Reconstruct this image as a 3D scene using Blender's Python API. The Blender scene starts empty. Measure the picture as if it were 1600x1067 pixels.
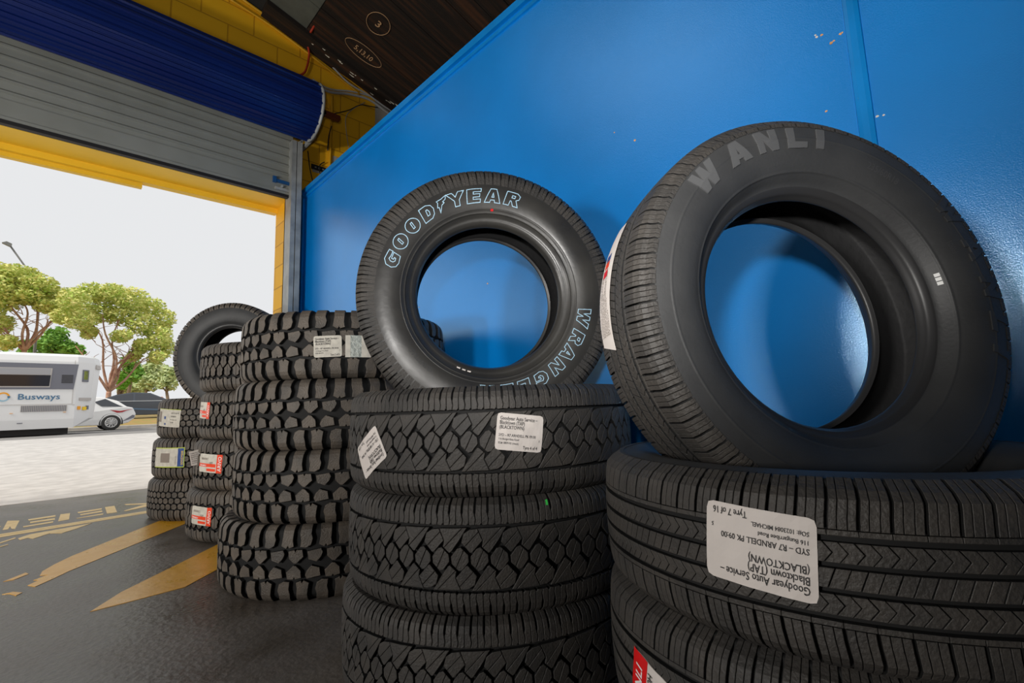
import bpy, math, random
import numpy as np
from mathutils import Vector, Matrix, geometry
random.seed(7)
PI = math.pi
SC = bpy.context.scene
COL = SC.collection

# ------------------------------------------------------------------ camera, world, sun, lamps, exposure
F_PX, PCX, PCY = 747.0, 800.0, 533.5
CAM_R = np.array([[0.71892105, 0.06543076, 0.6920053],
                  [-0.69431634, 0.11460975, 0.71048535],
                  [-0.03282296, -0.99125346, 0.12782501]])      # world = CAM_R @ (right, down, forward)
CAM_P = np.array([0.0, 0.0, 0.70])
cd = bpy.data.cameras.new('camera')
cam = bpy.data.objects.new('camera', cd)
COL.objects.link(cam)
cd.sensor_width = 36.0
cd.lens = F_PX / 1600 * 36.0
cd.clip_start, cd.clip_end = 0.02, 500
M = Matrix.Identity(4)
for i in range(3):
    M[i][0], M[i][1], M[i][2], M[i][3] = CAM_R[i][0], -CAM_R[i][1], -CAM_R[i][2], CAM_P[i]
cam.matrix_world = M
SC.camera = cam

SC.view_settings.view_transform = 'Standard'
SC.view_settings.look = 'None'
SC.view_settings.gamma = 1
SC.view_settings.use_curve_mapping = False
SC.view_settings.exposure = 0.0

w = bpy.data.worlds.new('overcast_sky')
SC.world = w
w.use_nodes = True
bg = w.node_tree.nodes['Background']
bg.inputs[0].default_value = (0.775, 0.785, 0.80, 1)
bg.inputs[1].default_value = 1.04

def light(name, kind, loc, energy, color=(1, 1, 1), **kw):
    l = bpy.data.lights.new(name, kind)
    l.energy = energy
    l.color = color
    for k, v in kw.items():
        setattr(l, k, v)
    o = bpy.data.objects.new(name, l)
    o.location = loc
    COL.objects.link(o)
    return o

def aim(o, target):
    d = Vector(target) - o.location
    o.rotation_euler = d.to_track_quat('-Z', 'Y').to_euler()

sun = light('hazy_sun', 'SUN', (0, 0, 20), 2.85, (1.0, 0.95, 0.86), angle=math.radians(14))
aim(sun, Vector((0, 0, 20)) + Vector((0.62, 0.16, -0.77)))
lamp_key = light('camera_flash', 'SPOT', (-0.11, 0.0, 0.90), 78, (1.0, 0.97, 0.93),  # flash just above the camera, placed by the shadow in the tyre hole
                 spot_size=math.radians(100), spot_blend=1.0, shadow_soft_size=0.035)
aim(lamp_key, (1.56, 1.32, 1.85))
lamp_far = light('ceiling_batten_lamp', 'AREA', (-1.1, 2.15, 4.05), 6, (1.0, 0.97, 0.92),
                 shape='RECTANGLE', size=2.0, size_y=1.2)
aim(lamp_far, (0.7, 2.0, 0.9))
fill_left = light('added_fill_left', 'AREA', (-3.0, 0.55, 1.0), 62, (1.0, 0.96, 0.91),  # added fill out of view, brightens labels and tread from the left
                  shape='RECTANGLE', size=0.4, size_y=0.4)
aim(fill_left, (0.8, 1.6, 0.9))
fill_low = light('added_fill_low', 'SPOT', (-2.6, 1.6, 0.80), 275, (1.0, 0.96, 0.90),  # added fill out of view, lifts the lintel, end wall and far stacks
                 spot_size=math.radians(95), spot_blend=1.0, shadow_soft_size=0.10)
aim(fill_low, (0.7, 3.8, 2.0))

# ------------------------------------------------------------------ helpers
def ray(px, py):
    d = CAM_R @ np.array([px - PCX, py - PCY, F_PX])
    return d / np.linalg.norm(d)

def at(px, py, axis, val):
    """point of the place seen at a photo pixel, on the plane axis = val"""
    d = ray(px, py)
    t = (val - CAM_P[axis]) / d[axis]
    return Vector(CAM_P + t * d)

def on_cyl(px, py, cx, cy, r):
    """(angle, height) on an upright cylinder"""
    d = ray(px, py)
    o = CAM_P[:2] - np.array([cx, cy])
    a, b, c = d[:2] @ d[:2], 2 * o @ d[:2], o @ o - r * r
    t = (-b - math.sqrt(max(0, b * b - 4 * a * c))) / (2 * a)
    p = CAM_P + t * d
    return math.atan2(p[1] - cy, p[0] - cx), p[2]

def srgb(r, g, b):
    f = lambda c: (c / 255 / 12.92) if c / 255 <= 0.04045 else ((c / 255 + 0.055) / 1.055) ** 2.4
    return (f(r), f(g), f(b))

def mat(name, col, rough=0.6, metal=0.0, spec=0.5, var=0.0, scale=8.0, bump=0.0, bscale=60.0, col2=None, rvar=0.0,
        stretch=(1, 1, 1), emit=None, coord='Object', detail=6.0, lo=0.35, hi=0.65):
    m = bpy.data.materials.new(name)
    m.use_nodes = True
    nt = m.node_tree
    b = nt.nodes['Principled BSDF']
    b.inputs['Base Color'].default_value = (*col, 1)
    b.inputs['Roughness'].default_value = rough
    b.inputs['Metallic'].default_value = metal
    b.inputs['Specular IOR Level'].default_value = spec
    tc = nt.nodes.new('ShaderNodeTexCoord')
    mp = nt.nodes.new('ShaderNodeMapping')
    mp.inputs['Scale'].default_value = stretch
    nt.links.new(tc.outputs[coord], mp.inputs[0])
    if var > 0 or col2 or rvar > 0:
        n = nt.nodes.new('ShaderNodeTexNoise')
        n.inputs['Scale'].default_value = scale
        n.inputs['Detail'].default_value = detail
        nt.links.new(mp.outputs[0], n.inputs[0])
        r = nt.nodes.new('ShaderNodeValToRGB')
        c2 = col2 if col2 else tuple(min(1, c * (1 + var)) for c in col)
        c1 = col if col2 else tuple(c * (1 - var) for c in col)
        r.color_ramp.elements[0].color = (*c1, 1)
        r.color_ramp.elements[1].color = (*c2, 1)
        r.color_ramp.elements[0].position = lo
        r.color_ramp.elements[1].position = hi
        nt.links.new(n.outputs[0], r.inputs[0])
        nt.links.new(r.outputs[0], b.inputs['Base Color'])
        if rvar > 0:
            mr = nt.nodes.new('ShaderNodeMapRange')
            mr.inputs[1].default_value, mr.inputs[2].default_value = 0.3, 0.7
            mr.inputs[3].default_value, mr.inputs[4].default_value = max(0.02, rough - rvar), rough + rvar
            nt.links.new(n.outputs[0], mr.inputs[0])
            nt.links.new(mr.outputs[0], b.inputs['Roughness'])
    if bump > 0:
        n2 = nt.nodes.new('ShaderNodeTexNoise')
        n2.inputs['Scale'].default_value = bscale
        n2.inputs['Detail'].default_value = 4
        nt.links.new(mp.outputs[0], n2.inputs[0])
        bp = nt.nodes.new('ShaderNodeBump')
        bp.inputs['Strength'].default_value = bump
        bp.inputs['Distance'].default_value = 0.01
        nt.links.new(n2.outputs[0], bp.inputs['Height'])
        nt.links.new(bp.outputs[0], b.inputs['Normal'])
    if emit:
        b.inputs['Emission Color'].default_value = (*col, 1)
        b.inputs['Emission Strength'].default_value = emit
    return m

class MB:
    """collects geometry for ONE mesh object"""
    def __init__(self):
        self.v, self.f, self.mi = [], [], []
    def add(self, vs, fs, mi=0):
        k = len(self.v)
        self.v.extend([tuple(p) for p in vs])
        for f in fs:
            self.f.append([i + k for i in f])
            self.mi.append(mi)
    def box(self, a, b, mi=0):
        x0, y0, z0 = a
        x1, y1, z1 = b
        self.add([(x0, y0, z0), (x1, y0, z0), (x1, y1, z0), (x0, y1, z0), (x0, y0, z1), (x1, y0, z1), (x1, y1, z1), (x0, y1, z1)],
                 [(0, 3, 2, 1), (4, 5, 6, 7), (0, 1, 5, 4), (1, 2, 6, 5), (2, 3, 7, 6), (3, 0, 4, 7)], mi)
    def prism(self, poly, axis, a, b, mi=0):
        """polygon extruded along an axis (the two other coordinates in order)"""
        def mk(p, h):
            q = list(p)
            q.insert(axis, h)
            return q
        n = len(poly)
        vs = [mk(p, a) for p in poly] + [mk(p, b) for p in poly]
        fs = [[i, (i + 1) % n, n + (i + 1) % n, n + i] for i in range(n)]
        fs += [list(range(n))[::-1], [n + i for i in range(n)]]
        self.add(vs, fs, mi)
    def tube(self, pts, r, n=8, mi=0, caps=True):
        pts = [Vector(p) for p in pts]
        rs = r if isinstance(r, (list, tuple)) else [r] * len(pts)
        k0 = len(self.v)
        up = Vector((0.13, 0.31, 0.94))
        for i, p in enumerate(pts):
            d = (pts[min(i + 1, len(pts) - 1)] - pts[max(i - 1, 0)]).normalized()
            if abs(d.dot(up)) > 0.97:
                up = Vector((0.9, 0.3, 0.1))
            a = d.cross(up).normalized()
            b = d.cross(a)
            for j in range(n):
                t = 2 * PI * j / n
                self.v.append(tuple(p + (a * math.cos(t) + b * math.sin(t)) * rs[i]))
        for i in range(len(pts) - 1):
            for j in range(n):
                self.f.append([k0 + i * n + j, k0 + i * n + (j + 1) % n, k0 + (i + 1) * n + (j + 1) % n, k0 + (i + 1) * n + j])
                self.mi.append(mi)
        if caps:
            self.f.append([k0 + j for j in range(n)][::-1]); self.mi.append(mi)
            self.f.append([k0 + (len(pts) - 1) * n + j for j in range(n)]); self.mi.append(mi)
    def build(self, name, mats, parent=None, smooth=False):
        return mesh_obj(name, self.v, self.f, mats, parent, smooth, self.mi)

def mesh_obj(name, v, f, mats, parent=None, smooth=False, mi=None):
    me = bpy.data.meshes.new(name)
    me.from_pydata([tuple(map(float, p)) for p in v], [], [list(map(int, q)) for q in f])
    if not isinstance(mats, (list, tuple)):
        mats = [mats]
    for m in mats:
        me.materials.append(m)
    if mi is not None and len(mats) > 1:
        me.polygons.foreach_set('material_index', mi)
    me.polygons.foreach_set('use_smooth', [smooth] * len(me.polygons))
    me.update()
    o = bpy.data.objects.new(name, me)
    COL.objects.link(o)
    if parent:
        o.parent = parent
    return o

def tag(o, label=None, cat=None, group=None, kind=None):
    if label: o['label'] = label
    if cat: o['category'] = cat
    if group: o['group'] = group
    if kind: o['kind'] = kind
    return o

def empty(name, loc=(0, 0, 0), rz=0.0):
    o = bpy.data.objects.new(name, None)
    o.empty_display_size = 0.05
    o.location = loc
    o.rotation_euler = (0, 0, rz)
    COL.objects.link(o)
    return o

def dup(root, label, group=None):
    r = root.copy()
    COL.objects.link(r)
    r['label'] = label
    if group: r['group'] = group
    for ch in list(root.children):
        c = ch.copy()
        COL.objects.link(c)
        c.parent = r
        for g in list(ch.children):
            d = g.copy()
            COL.objects.link(d)
            d.parent = c
    return r

def bez(pts, n=8):
    """smooth Catmull-Rom curve through points"""
    P = [np.array(p, float) for p in pts]
    P = [2 * P[0] - P[1]] + P + [2 * P[-1] - P[-2]]
    out = []
    for i in range(1, len(P) - 2):
        p0, p1, p2, p3 = P[i - 1:i + 3]
        for k in range(n):
            t = k / n
            out.append(0.5 * (2 * p1 + (p2 - p0) * t + (2 * p0 - 5 * p1 + 4 * p2 - p3) * t * t + (3 * p1 - p0 - 3 * p2 + p3) * t ** 3))
    out.append(P[-2])
    return out

_txt = {}
def text_geo(s):
    """flat text as (verts, faces, width) with unit size"""
    if s not in _txt:
        cu = bpy.data.curves.new('t', 'FONT')
        cu.body = s
        cu.size = 1.0
        cu.resolution_u = 2
        cu.offset = 0.012
        o = bpy.data.objects.new('t', cu)
        COL.objects.link(o)
        dg = bpy.context.evaluated_depsgraph_get()
        me = bpy.data.meshes.new_from_object(o.evaluated_get(dg))
        vs = [(p.co.x, p.co.y) for p in me.vertices]
        fs = [list(p.vertices) for p in me.polygons]
        bpy.data.objects.remove(o)
        bpy.data.meshes.remove(me)
        bpy.data.curves.remove(cu)
        _txt[s] = (vs, fs, max([p[0] for p in vs] + [0.01]))
    return _txt[s]

# ------------------------------------------------------------------ materials
M_TREAD = mat('rubber_tread', (0.036, 0.034, 0.032), 0.56, spec=0.45, col2=(0.058, 0.052, 0.046), scale=14, bump=0.25, bscale=220)
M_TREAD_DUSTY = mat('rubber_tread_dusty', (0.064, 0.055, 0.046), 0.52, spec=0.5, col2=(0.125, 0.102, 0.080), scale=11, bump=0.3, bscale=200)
M_GROOVE_SHADE = mat('rubber_groove_shade', (0.013, 0.013, 0.013), 0.75, spec=0.3)  # same rubber made darker: groove shade put into the colour
M_SIDE = mat('rubber_sidewall', (0.034, 0.035, 0.0365), 0.52, spec=0.45, col2=(0.047, 0.048, 0.049), scale=9, bump=0.06, bscale=160)
M_SIDE_GLOSS = mat('rubber_sidewall_glossy', (0.028, 0.028, 0.029), 0.33, spec=0.6, col2=(0.042, 0.040, 0.036), scale=6, rvar=0.08, bump=0.03, bscale=60)
M_BEAD = mat('rubber_bead', (0.030, 0.030, 0.031), 0.40, spec=0.5)
M_LINER = mat('rubber_liner', (0.026, 0.026, 0.027), 0.62, spec=0.35, bump=0.2, bscale=60)
M_LETTER_PALE = mat('pale_blue_outline_rubber', srgb(185, 226, 250), 0.5)
M_LETTER_GREY = mat('embossed_letter_rubber', (0.078, 0.080, 0.083), 0.65, spec=0.4)
M_PAPER = mat('label_paper', srgb(222, 214, 208), 0.6, var=0.03, scale=20)
M_PAPER_OLD = mat('label_paper_worn', srgb(205, 200, 188), 0.6, var=0.10, scale=40)
M_INK = mat('label_ink', (0.035, 0.032, 0.032), 0.6)
M_RED = mat('label_red', srgb(225, 18, 22), 0.4)
M_ORANGE = mat('label_orange', srgb(240, 70, 30), 0.45)
M_LGREEN = mat('label_green', srgb(190, 205, 60), 0.5)
M_LBLUE = mat('label_blue', srgb(30, 70, 140), 0.45)
M_LYEL = mat('label_yellow', srgb(245, 205, 30), 0.5)
M_LGREY = mat('label_grey_picture', srgb(140, 128, 118), 0.6)
M_WHITE = mat('white_print', srgb(240, 240, 238), 0.5)
M_FOIL = mat('crinkled_label_film', srgb(170, 176, 170), 0.25, var=0.3, scale=70, bump=0.6, bscale=90)
M_CHALK = mat('chalk', srgb(190, 150, 110), 0.9)

# ------------------------------------------------------------------ tyres
def clip(poly, a, b, c):
    """keep a*x + b*y + c >= 0"""
    out = []
    n = len(poly)
    for i in range(n):
        p, q = poly[i], poly[(i + 1) % n]
        dp, dq = a * p[0] + b * p[1] + c, a * q[0] + b * q[1] + c
        if dp >= 0: out.append(p)
        if (dp >= 0) != (dq >= 0):
            t = dp / (dp - dq)
            out.append((p[0] + (q[0] - p[0]) * t, p[1] + (q[1] - p[1]) * t))
    return out

def cut(poly, p, q, gap):
    """split a block by a sipe through p-q"""
    dx, dy = q[0] - p[0], q[1] - p[1]
    l = math.hypot(dx, dy)
    a, b = -dy / l, dx / l
    c = -(a * p[0] + b * p[1])
    return [x for x in (clip(poly, a, b, c - gap / 2), clip(poly, -a, -b, -c - gap / 2)) if len(x) > 2]

def area(poly):
    return 0.5 * sum(poly[i][0] * poly[(i + 1) % len(poly)][1] - poly[(i + 1) % len(poly)][0] * poly[i][1] for i in range(len(poly)))

def inset(poly, d):
    n = len(poly)
    out = []
    for i in range(n):
        p0, p1, p2 = poly[i - 1], poly[i], poly[(i + 1) % n]
        a = (p1[0] - p0[0], p1[1] - p0[1]); la = math.hypot(*a) or 1e-6
        b = (p2[0] - p1[0], p2[1] - p1[1]); lb = math.hypot(*b) or 1e-6
        na, nb = (-a[1] / la, a[0] / la), (-b[1] / lb, b[0] / lb)
        m = (na[0] + nb[0], na[1] + nb[1])
        k = m[0] * na[0] + m[1] * na[1]
        s = d / max(k, 0.35)
        out.append((p1[0] + m[0] * s, p1[1] + m[1] * s))
    return out

def clean(poly):
    out = []
    for p in poly:
        if not out or math.hypot(p[0] - out[-1][0], p[1] - out[-1][1]) > 0.25:
            out.append(p)
    while len(out) > 2 and math.hypot(out[0][0] - out[-1][0], out[0][1] - out[-1][1]) <= 0.25:
        out.pop()
    return out

def rot180(polys, shift=0.0):
    return [[(shift - u, -s) for u, s in p] for p in polys]

def mirror(polys, shift=0.0):
    return [[(u + shift, -s) for u, s in p] for p in polys]

def shiftp(polys, du):
    return [[(u + du, s) for u, s in p] for p in polys]

class Tyre:
    """geometry of one tyre kind; axis along local z, centred"""
    def __init__(self, R, wd, rb, hb, tw, gd, N, pitch, polys, taper, smooth_side=0.55, chamfer=0.9, ridges=(), crown=0.004):
        self.R, self.w, self.rb, self.gd = R, wd, rb, gd
        hw, h, t2, Rg = wd / 2, R - rb, tw / 2, R - gd
        pts = [(0, Rg), (0.3 * t2, Rg - 0.1 * crown), (0.6 * t2, Rg - 0.4 * crown), (0.85 * t2, Rg - 0.8 * crown), (t2, Rg - crown - 0.002),
               (t2 + 0.45 * (hw - t2), Rg - crown - 0.011), (t2 + 0.78 * (hw - t2), rb + 0.83 * h - gd * 0.3), (hw - 0.001, rb + 0.68 * h), (hw, rb + 0.54 * h),
               (hw - 0.1 * (hw - hb), rb + 0.38 * h), (hw - 0.36 * (hw - hb), rb + 0.23 * h), (hb + 0.22 * (hw - hb), rb + 0.125 * h),
               (hb + 0.004, rb + 0.07 * h), (hb - 0.001, rb + 0.03 * h), (hb - 0.006, rb + 0.002), (hb - 0.018, rb - 0.002), (hb - 0.024, rb + 0.006)]
        prof = np.array(bez(pts, 10))
        d = np.diff(prof, axis=0)
        s = np.concatenate([[0], np.cumsum(np.hypot(d[:, 0], d[:, 1]))])
        # resample evenly
        S = np.linspace(0, s[-1], 170)
        P = np.stack([np.interp(S, s, prof[:, 0]), np.interp(S, s, prof[:, 1])], 1)
        T = np.gradient(P, axis=0)
        T /= np.linalg.norm(T, axis=1)[:, None]
        Nn = np.stack([-T[:, 1], T[:, 0]], 1)
        if Nn[0, 1] < 0: Nn = -Nn
        self.S, self.P, self.Nn = S, P, Nn
        # fine rings on the sidewall
        P2 = P.copy()
        for (f, wdt, ht) in ridges:
            rr = rb + f * h
            outer = (P[:, 0] > t2)
            g = np.exp(-((P[:, 1] - rr) / wdt) ** 2) * ht * outer * (np.arange(len(P)) < 150)
            P2 = P2 + Nn * g[:, None]
        self.Pr = P2
        self.i_side = int(np.argmax((P[:, 1] < rb + 0.80 * h - gd * 0.3)))
        self.i_bead = int(np.argmax((P[:, 1] < rb + 0.10 * h) & (P[:, 0] > 0)))
        self.taper = taper
        self.me = {}
        self._tread(N, pitch, polys, chamfer)

    def P3(self, theta, s, h):
        """theta, s (signed metres from the crown), h above the groove floor -> xyz"""
        theta, s, h = np.broadcast_arrays(np.asarray(theta, float), np.asarray(s, float), np.asarray(h, float))
        a = np.abs(s)
        x, r = np.interp(a, self.S, self.P[:, 0]), np.interp(a, self.S, self.P[:, 1])
        nx, nr = np.interp(a, self.S, self.Nn[:, 0]), np.interp(a, self.S, self.Nn[:, 1])
        x, r = x + nx * h, r + nr * h
        return np.stack([r * np.cos(theta), r * np.sin(theta), np.sign(s) * x], -1)

    def side_z(self, r):
        a, b = self.i_side - 14, self.i_bead
        rr, xx = self.Pr[a:b, 1][::-1], self.Pr[a:b, 0][::-1]
        return np.interp(r, rr, xx)

    def hmul(self, s):
        a, b, lo = self.taper
        t = np.clip((np.abs(s) - a) / (b - a), 0, 1)
        return 1 - t * (1 - lo)

    def _tread(self, N, pitch, polys, ch):
        circ = 2 * PI * self.R
        V, Fc, Fm = [], [], []
        ch_h = ch * 0.8
        bands = [x for a in (0,) for x in np.arange(60, 200, 9)]
        bands = sorted([-b for b in bands] + bands)
        for poly in polys:
            poly = clean(poly)
            if len(poly) < 3: continue
            if area(poly) < 0: poly = poly[::-1]
            ins = inset(poly, ch)
            n = len(poly)
            # top faces cut into bands so they follow the shoulder
            smin, smax = min(p[1] for p in ins), max(p[1] for p in ins)
            cuts = [smin - 1] + [b for b in bands if smin < b < smax] + [smax + 1]
            for a, b in zip(cuts[:-1], cuts[1:]):
                q = clean(clip(clip(ins, 0, 1, -a), 0, -1, b))
                if len(q) > 2:
                    k = len(V)
                    V += [(p[0], p[1], 0.0) for p in q]
                    Fc.append([k + i for i in range(len(q))]); Fm.append(0)
            ring = []
            for i in range(n):
                p, q, o, o2 = ins[i], ins[(i + 1) % n], poly[i], poly[(i + 1) % n]
                ts = [0.0]
                for b in bands:
                    if (p[1] - b) * (q[1] - b) < 0:
                        ts.append((b - p[1]) / (q[1] - p[1]))
                for t in sorted(ts):
                    ring.append(((p[0] + (q[0] - p[0]) * t, p[1] + (q[1] - p[1]) * t), (o[0] + (o2[0] - o[0]) * t, o[1] + (o2[1] - o[1]) * t)))
            k, m = len(V), len(ring)
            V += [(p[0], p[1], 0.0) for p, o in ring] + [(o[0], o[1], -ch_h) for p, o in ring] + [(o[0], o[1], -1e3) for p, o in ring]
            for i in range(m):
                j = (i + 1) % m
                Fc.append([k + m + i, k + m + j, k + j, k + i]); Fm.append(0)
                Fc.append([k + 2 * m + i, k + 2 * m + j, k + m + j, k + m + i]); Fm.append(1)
        V = np.array(V)
        nv = len(V)
        ang = 2 * PI / N
        allv, allf = [], []
        s = V[:, 1] / 1000
        H = self.gd * self.hmul(s)
        h = np.where(V[:, 2] < -100, -0.002, H + V[:, 2] / 1000 * np.minimum(1, H / 0.004))
        for k in range(N):
            th = V[:, 0] / pitch * ang + k * ang
            allv.append(self.P3(th, s, h))
            allf += [[i + k * nv for i in f] for f in Fc]
        allv = np.concatenate(allv)
        lim = self.w / 2 - 0.0008
        allv[:, 2] = np.clip(allv[:, 2], -lim, lim)
        # groove floor
        seg = 180
        idx = list(range(0, self.i_side + 1, 2))
        if idx[-1] != self.i_side: idx.append(self.i_side)
        ring = [(-self.P[i, 0], self.P[i, 1]) for i in idx[::-1][:-1]] + [(self.P[i, 0], self.P[i, 1]) for i in idx]
        base = len(allv)
        t = np.arange(seg) * 2 * PI / seg
        fl = np.concatenate([np.stack([r * np.cos(t), r * np.sin(t), np.full(seg, x)], 1) for x, r in ring])
        for i in range(len(ring) - 1):
            for j in range(seg):
                j2 = (j + 1) % seg
                allf.append([base + i * seg + j, base + i * seg + j2, base + (i + 1) * seg + j2, base + (i + 1) * seg + j])
        me = bpy.data.meshes.new('tread')
        me.from_pydata(np.concatenate([allv, fl]).tolist(), [], allf)
        sm = np.zeros(len(me.polygons), bool)
        sm[-(len(ring) - 1) * seg:] = True
        me.polygons.foreach_set('use_smooth', sm)
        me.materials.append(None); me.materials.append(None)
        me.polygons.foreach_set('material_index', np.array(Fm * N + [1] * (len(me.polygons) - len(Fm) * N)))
        me.update()
        self.me['tread'] = me
        # sidewalls, beads, liner
        for sgn, nm in ((1, 'up'), (-1, 'down')):
            self.me['side' + nm] = self._lathe([(sgn * self.Pr[i, 0], self.Pr[i, 1]) for i in range(self.i_side, self.i_bead + 1)], 'sidewall')
            self.me['bead' + nm] = self._lathe([(sgn * self.Pr[i, 0], self.Pr[i, 1]) for i in range(self.i_bead, len(self.P))], 'bead')
        hb = self.P[-1, 0]
        hw, hh = self.w / 2, self.R - self.rb
        half = [(hb, self.P[-1, 1]), (hb + 0.25 * (hw - hb), self.rb + 0.12 * hh), (hw - 0.018, self.rb + 0.38 * hh), (hw - 0.014, self.rb + 0.56 * hh),
                (hw - 0.020, self.rb + 0.74 * hh), (hw * 0.72, self.R - self.gd - 0.022), (hw * 0.4, self.R - self.gd - 0.014), (0, self.R - self.gd - 0.012)]
        half = bez(half, 5)
        self.me['liner'] = self._lathe([tuple(p) for p in half] + [(-p[0], p[1]) for p in half[::-1][1:]], 'inner_liner')

    def _lathe(self, ring, name, seg=160):
        t = np.arange(seg) * 2 * PI / seg
        v = np.concatenate([np.stack([r * np.cos(t), r * np.sin(t), np.full(seg, x)], 1) for x, r in ring])
        f = []
        for i in range(len(ring) - 1):
            for j in range(seg):
                j2 = (j + 1) % seg
                f.append([i * seg + j, i * seg + j2, (i + 1) * seg + j2, (i + 1) * seg + j])
        me = bpy.data.meshes.new(name)
        me.from_pydata(v.tolist(), [], f)
        me.polygons.foreach_set('use_smooth', [True] * len(f))
        me.update()
        return me

    def make(self, label, group, m_tread, m_side, m_bead=None):
        root = empty('tyre')
        tag(root, label, 'tyre', group)
        for nm, key, m in (('tread', 'tread', m_tread), ('sidewall', 'sideup', m_side), ('sidewall', 'sidedown', m_side),
                           ('bead', 'beadup', m_bead or M_BEAD), ('bead', 'beaddown', m_bead or M_BEAD), ('inner_liner', 'liner', M_LINER)):
            me = self.me[key]
            if key == 'tread':
                me.materials[0], me.materials[1] = m, M_GROOVE_SHADE
            elif not me.materials: me.materials.append(m)
            o = bpy.data.objects.new(nm, me)
            COL.objects.link(o)
            o.parent = root
        return root

    # ---- things stuck on the tyre
    def sticker(self, root, th, sc, wd, ht, rot, lines=(), blocks=(), paper=None, name='paper_label', label=None, round_=0.004, lift=0.0015):
        """paper label wrapped on the tread; th angle, sc metres from crown; rot in degrees; text lines (s, x, y, size, sx)"""
        ca, sa = math.cos(math.radians(rot)), math.sin(math.radians(rot))
        def mp(pts, dh):
            p = np.array(pts, float)
            u = p[:, 0] * ca - p[:, 1] * sa
            s = p[:, 0] * sa + p[:, 1] * ca
            wav = 0.0006 * np.sin(p[:, 0] * 160) * np.cos(p[:, 1] * 120)
            return self.P3(th + u / self.R, sc + s, self.gd + lift + dh + wav)
        nx, ny = 14, 10
        g, f = [], []
        for j in range(ny + 1):
            for i in range(nx + 1):
                x, y = (i / nx - 0.5) * wd, (j / ny - 0.5) * ht
                if i in (0, nx) and j in (0, ny):
                    x *= 1 - round_ / wd; y *= 1 - round_ / ht
                g.append((x, y))
        for j in range(ny):
            for i in range(nx):
                a = j * (nx + 1) + i
                f.append([a, a + 1, a + nx + 2, a + nx + 1])
        n = len(g)
        vs = np.concatenate([mp(g, 0.0), mp(g, -0.0008)])
        f2 = f + [[i + n for i in q[::-1]] for q in f]
        ed = [i for i in range(nx + 1)] + [(nx + 1) * (j + 1) - 1 for j in range(1, ny + 1)] + [(nx + 1) * (ny + 1) - 1 - i for i in range(1, nx + 1)] + [(nx + 1) * (ny - j) for j in range(1, ny)]
        for i in range(len(ed)):
            a, b = ed[i], ed[(i + 1) % len(ed)]
            f2.append([a, a + n, b + n, b])
        o = mesh_obj(name, vs, f2, paper or M_PAPER, root, False)
        if label: o['label'] = label
        for (m, polys, nm) in blocks:           # coloured printed areas
            mb = MB()
            for (x0, y0, x1, y1) in polys:
                k = max(2, int(abs(x1 - x0) / 0.006)); l = max(2, int(abs(y1 - y0) / 0.006))
                pp = [(x0 + (x1 - x0) * i / k, y0 + (y1 - y0) * j / l) for j in range(l + 1) for i in range(k + 1)]
                mb.add(mp(pp, 0.0005), [[j * (k + 1) + i, j * (k + 1) + i + 1, (j + 1) * (k + 1) + i + 1, (j + 1) * (k + 1) + i] for j in range(l) for i in range(k)])
            mb.build(nm, m, o)
        bym = {}
        for ln in lines:
            s, x, y, size, sx = ln[:5]
            m = ln[5] if len(ln) > 5 else M_INK
            r = math.radians(ln[6]) if len(ln) > 6 else 0.0
            v, fc, wid = text_geo(s)
            c, sn = math.cos(r), math.sin(r)
            pts = [(x + (p[0] * size * sx) * c - p[1] * size * sn, y + (p[0] * size * sx) * sn + p[1] * size * c) for p in v]
            bym.setdefault(m.name, (m, MB()))[1].add(mp(pts, 0.0009), fc)
        for m, mb in bym.values():
            mb.build('printed_text', m, o)
        return o

    def side_map(self, r, th, lift, sgn=1):
        z = self.side_z(r) + lift
        return np.stack([r * np.cos(th), r * np.sin(th), sgn * z], -1)

# tread patterns, millimetres: u along the circumference, s across
def wavy(u0, u1, sa, sb, notch=0.0):
    return [(u0, sa), (u1, sa), (u1, sb), (u0, sb)]

def pat_allterrain_rib():                     # ribbed shoulders, clawed blocks and a zigzag of hexagons
    P, out = 71.5, []
    for k in range(3):
        a, b = k * P / 3 + 0.45, (k + 1) * P / 3 - 0.45
        m = (a + b) / 2
        blk = [(a, 70), (m - 3.0, 69), (m, 73), (m + 3.0, 69), (b, 70), (b + 1.5, 80), (b - 0.4, 90), (b - 1.6, 95), (b - 1.6, 150), (a + 1.6, 150), (a + 1.4, 95), (a + 0.0, 90), (a + 1.7, 80)]
        out += cut(blk, (m + 1, 70), (m - 0.6, 160), 0.9)
    for poly in ([(-1, 34), (15, 13), (18, 14), (37.2, 38), (28, 62), (14, 60), (3, 52)], [(38.2, 38), (36, 25), (47.5, 13), (50.5, 14), (65.5, 37), (72.5, 50), (80.5, 64), (54, 63), (29, 62.6)]):
        c = (sum(p[0] for p in poly) / len(poly), sum(p[1] for p in poly) / len(poly))
        out += cut(poly, c, (c[0] + 12, c[1] + 14), 0.9)
    up = list(out)
    out += rot180(up, P * 1.35)
    hx = [(-5, 21.5), (2, 24), (15.2, 9), (16.2, -5), (5, -21.5), (-2, -24), (-15.2, -9), (-16.2, 5)]
    for c in (31.5, 31.5 + P / 2):
        h = [(u + c, s) for u, s in hx]
        out += cut(h, (c - 4, -10), (c + 4, 10), 1.0)
    return P, out

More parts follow.
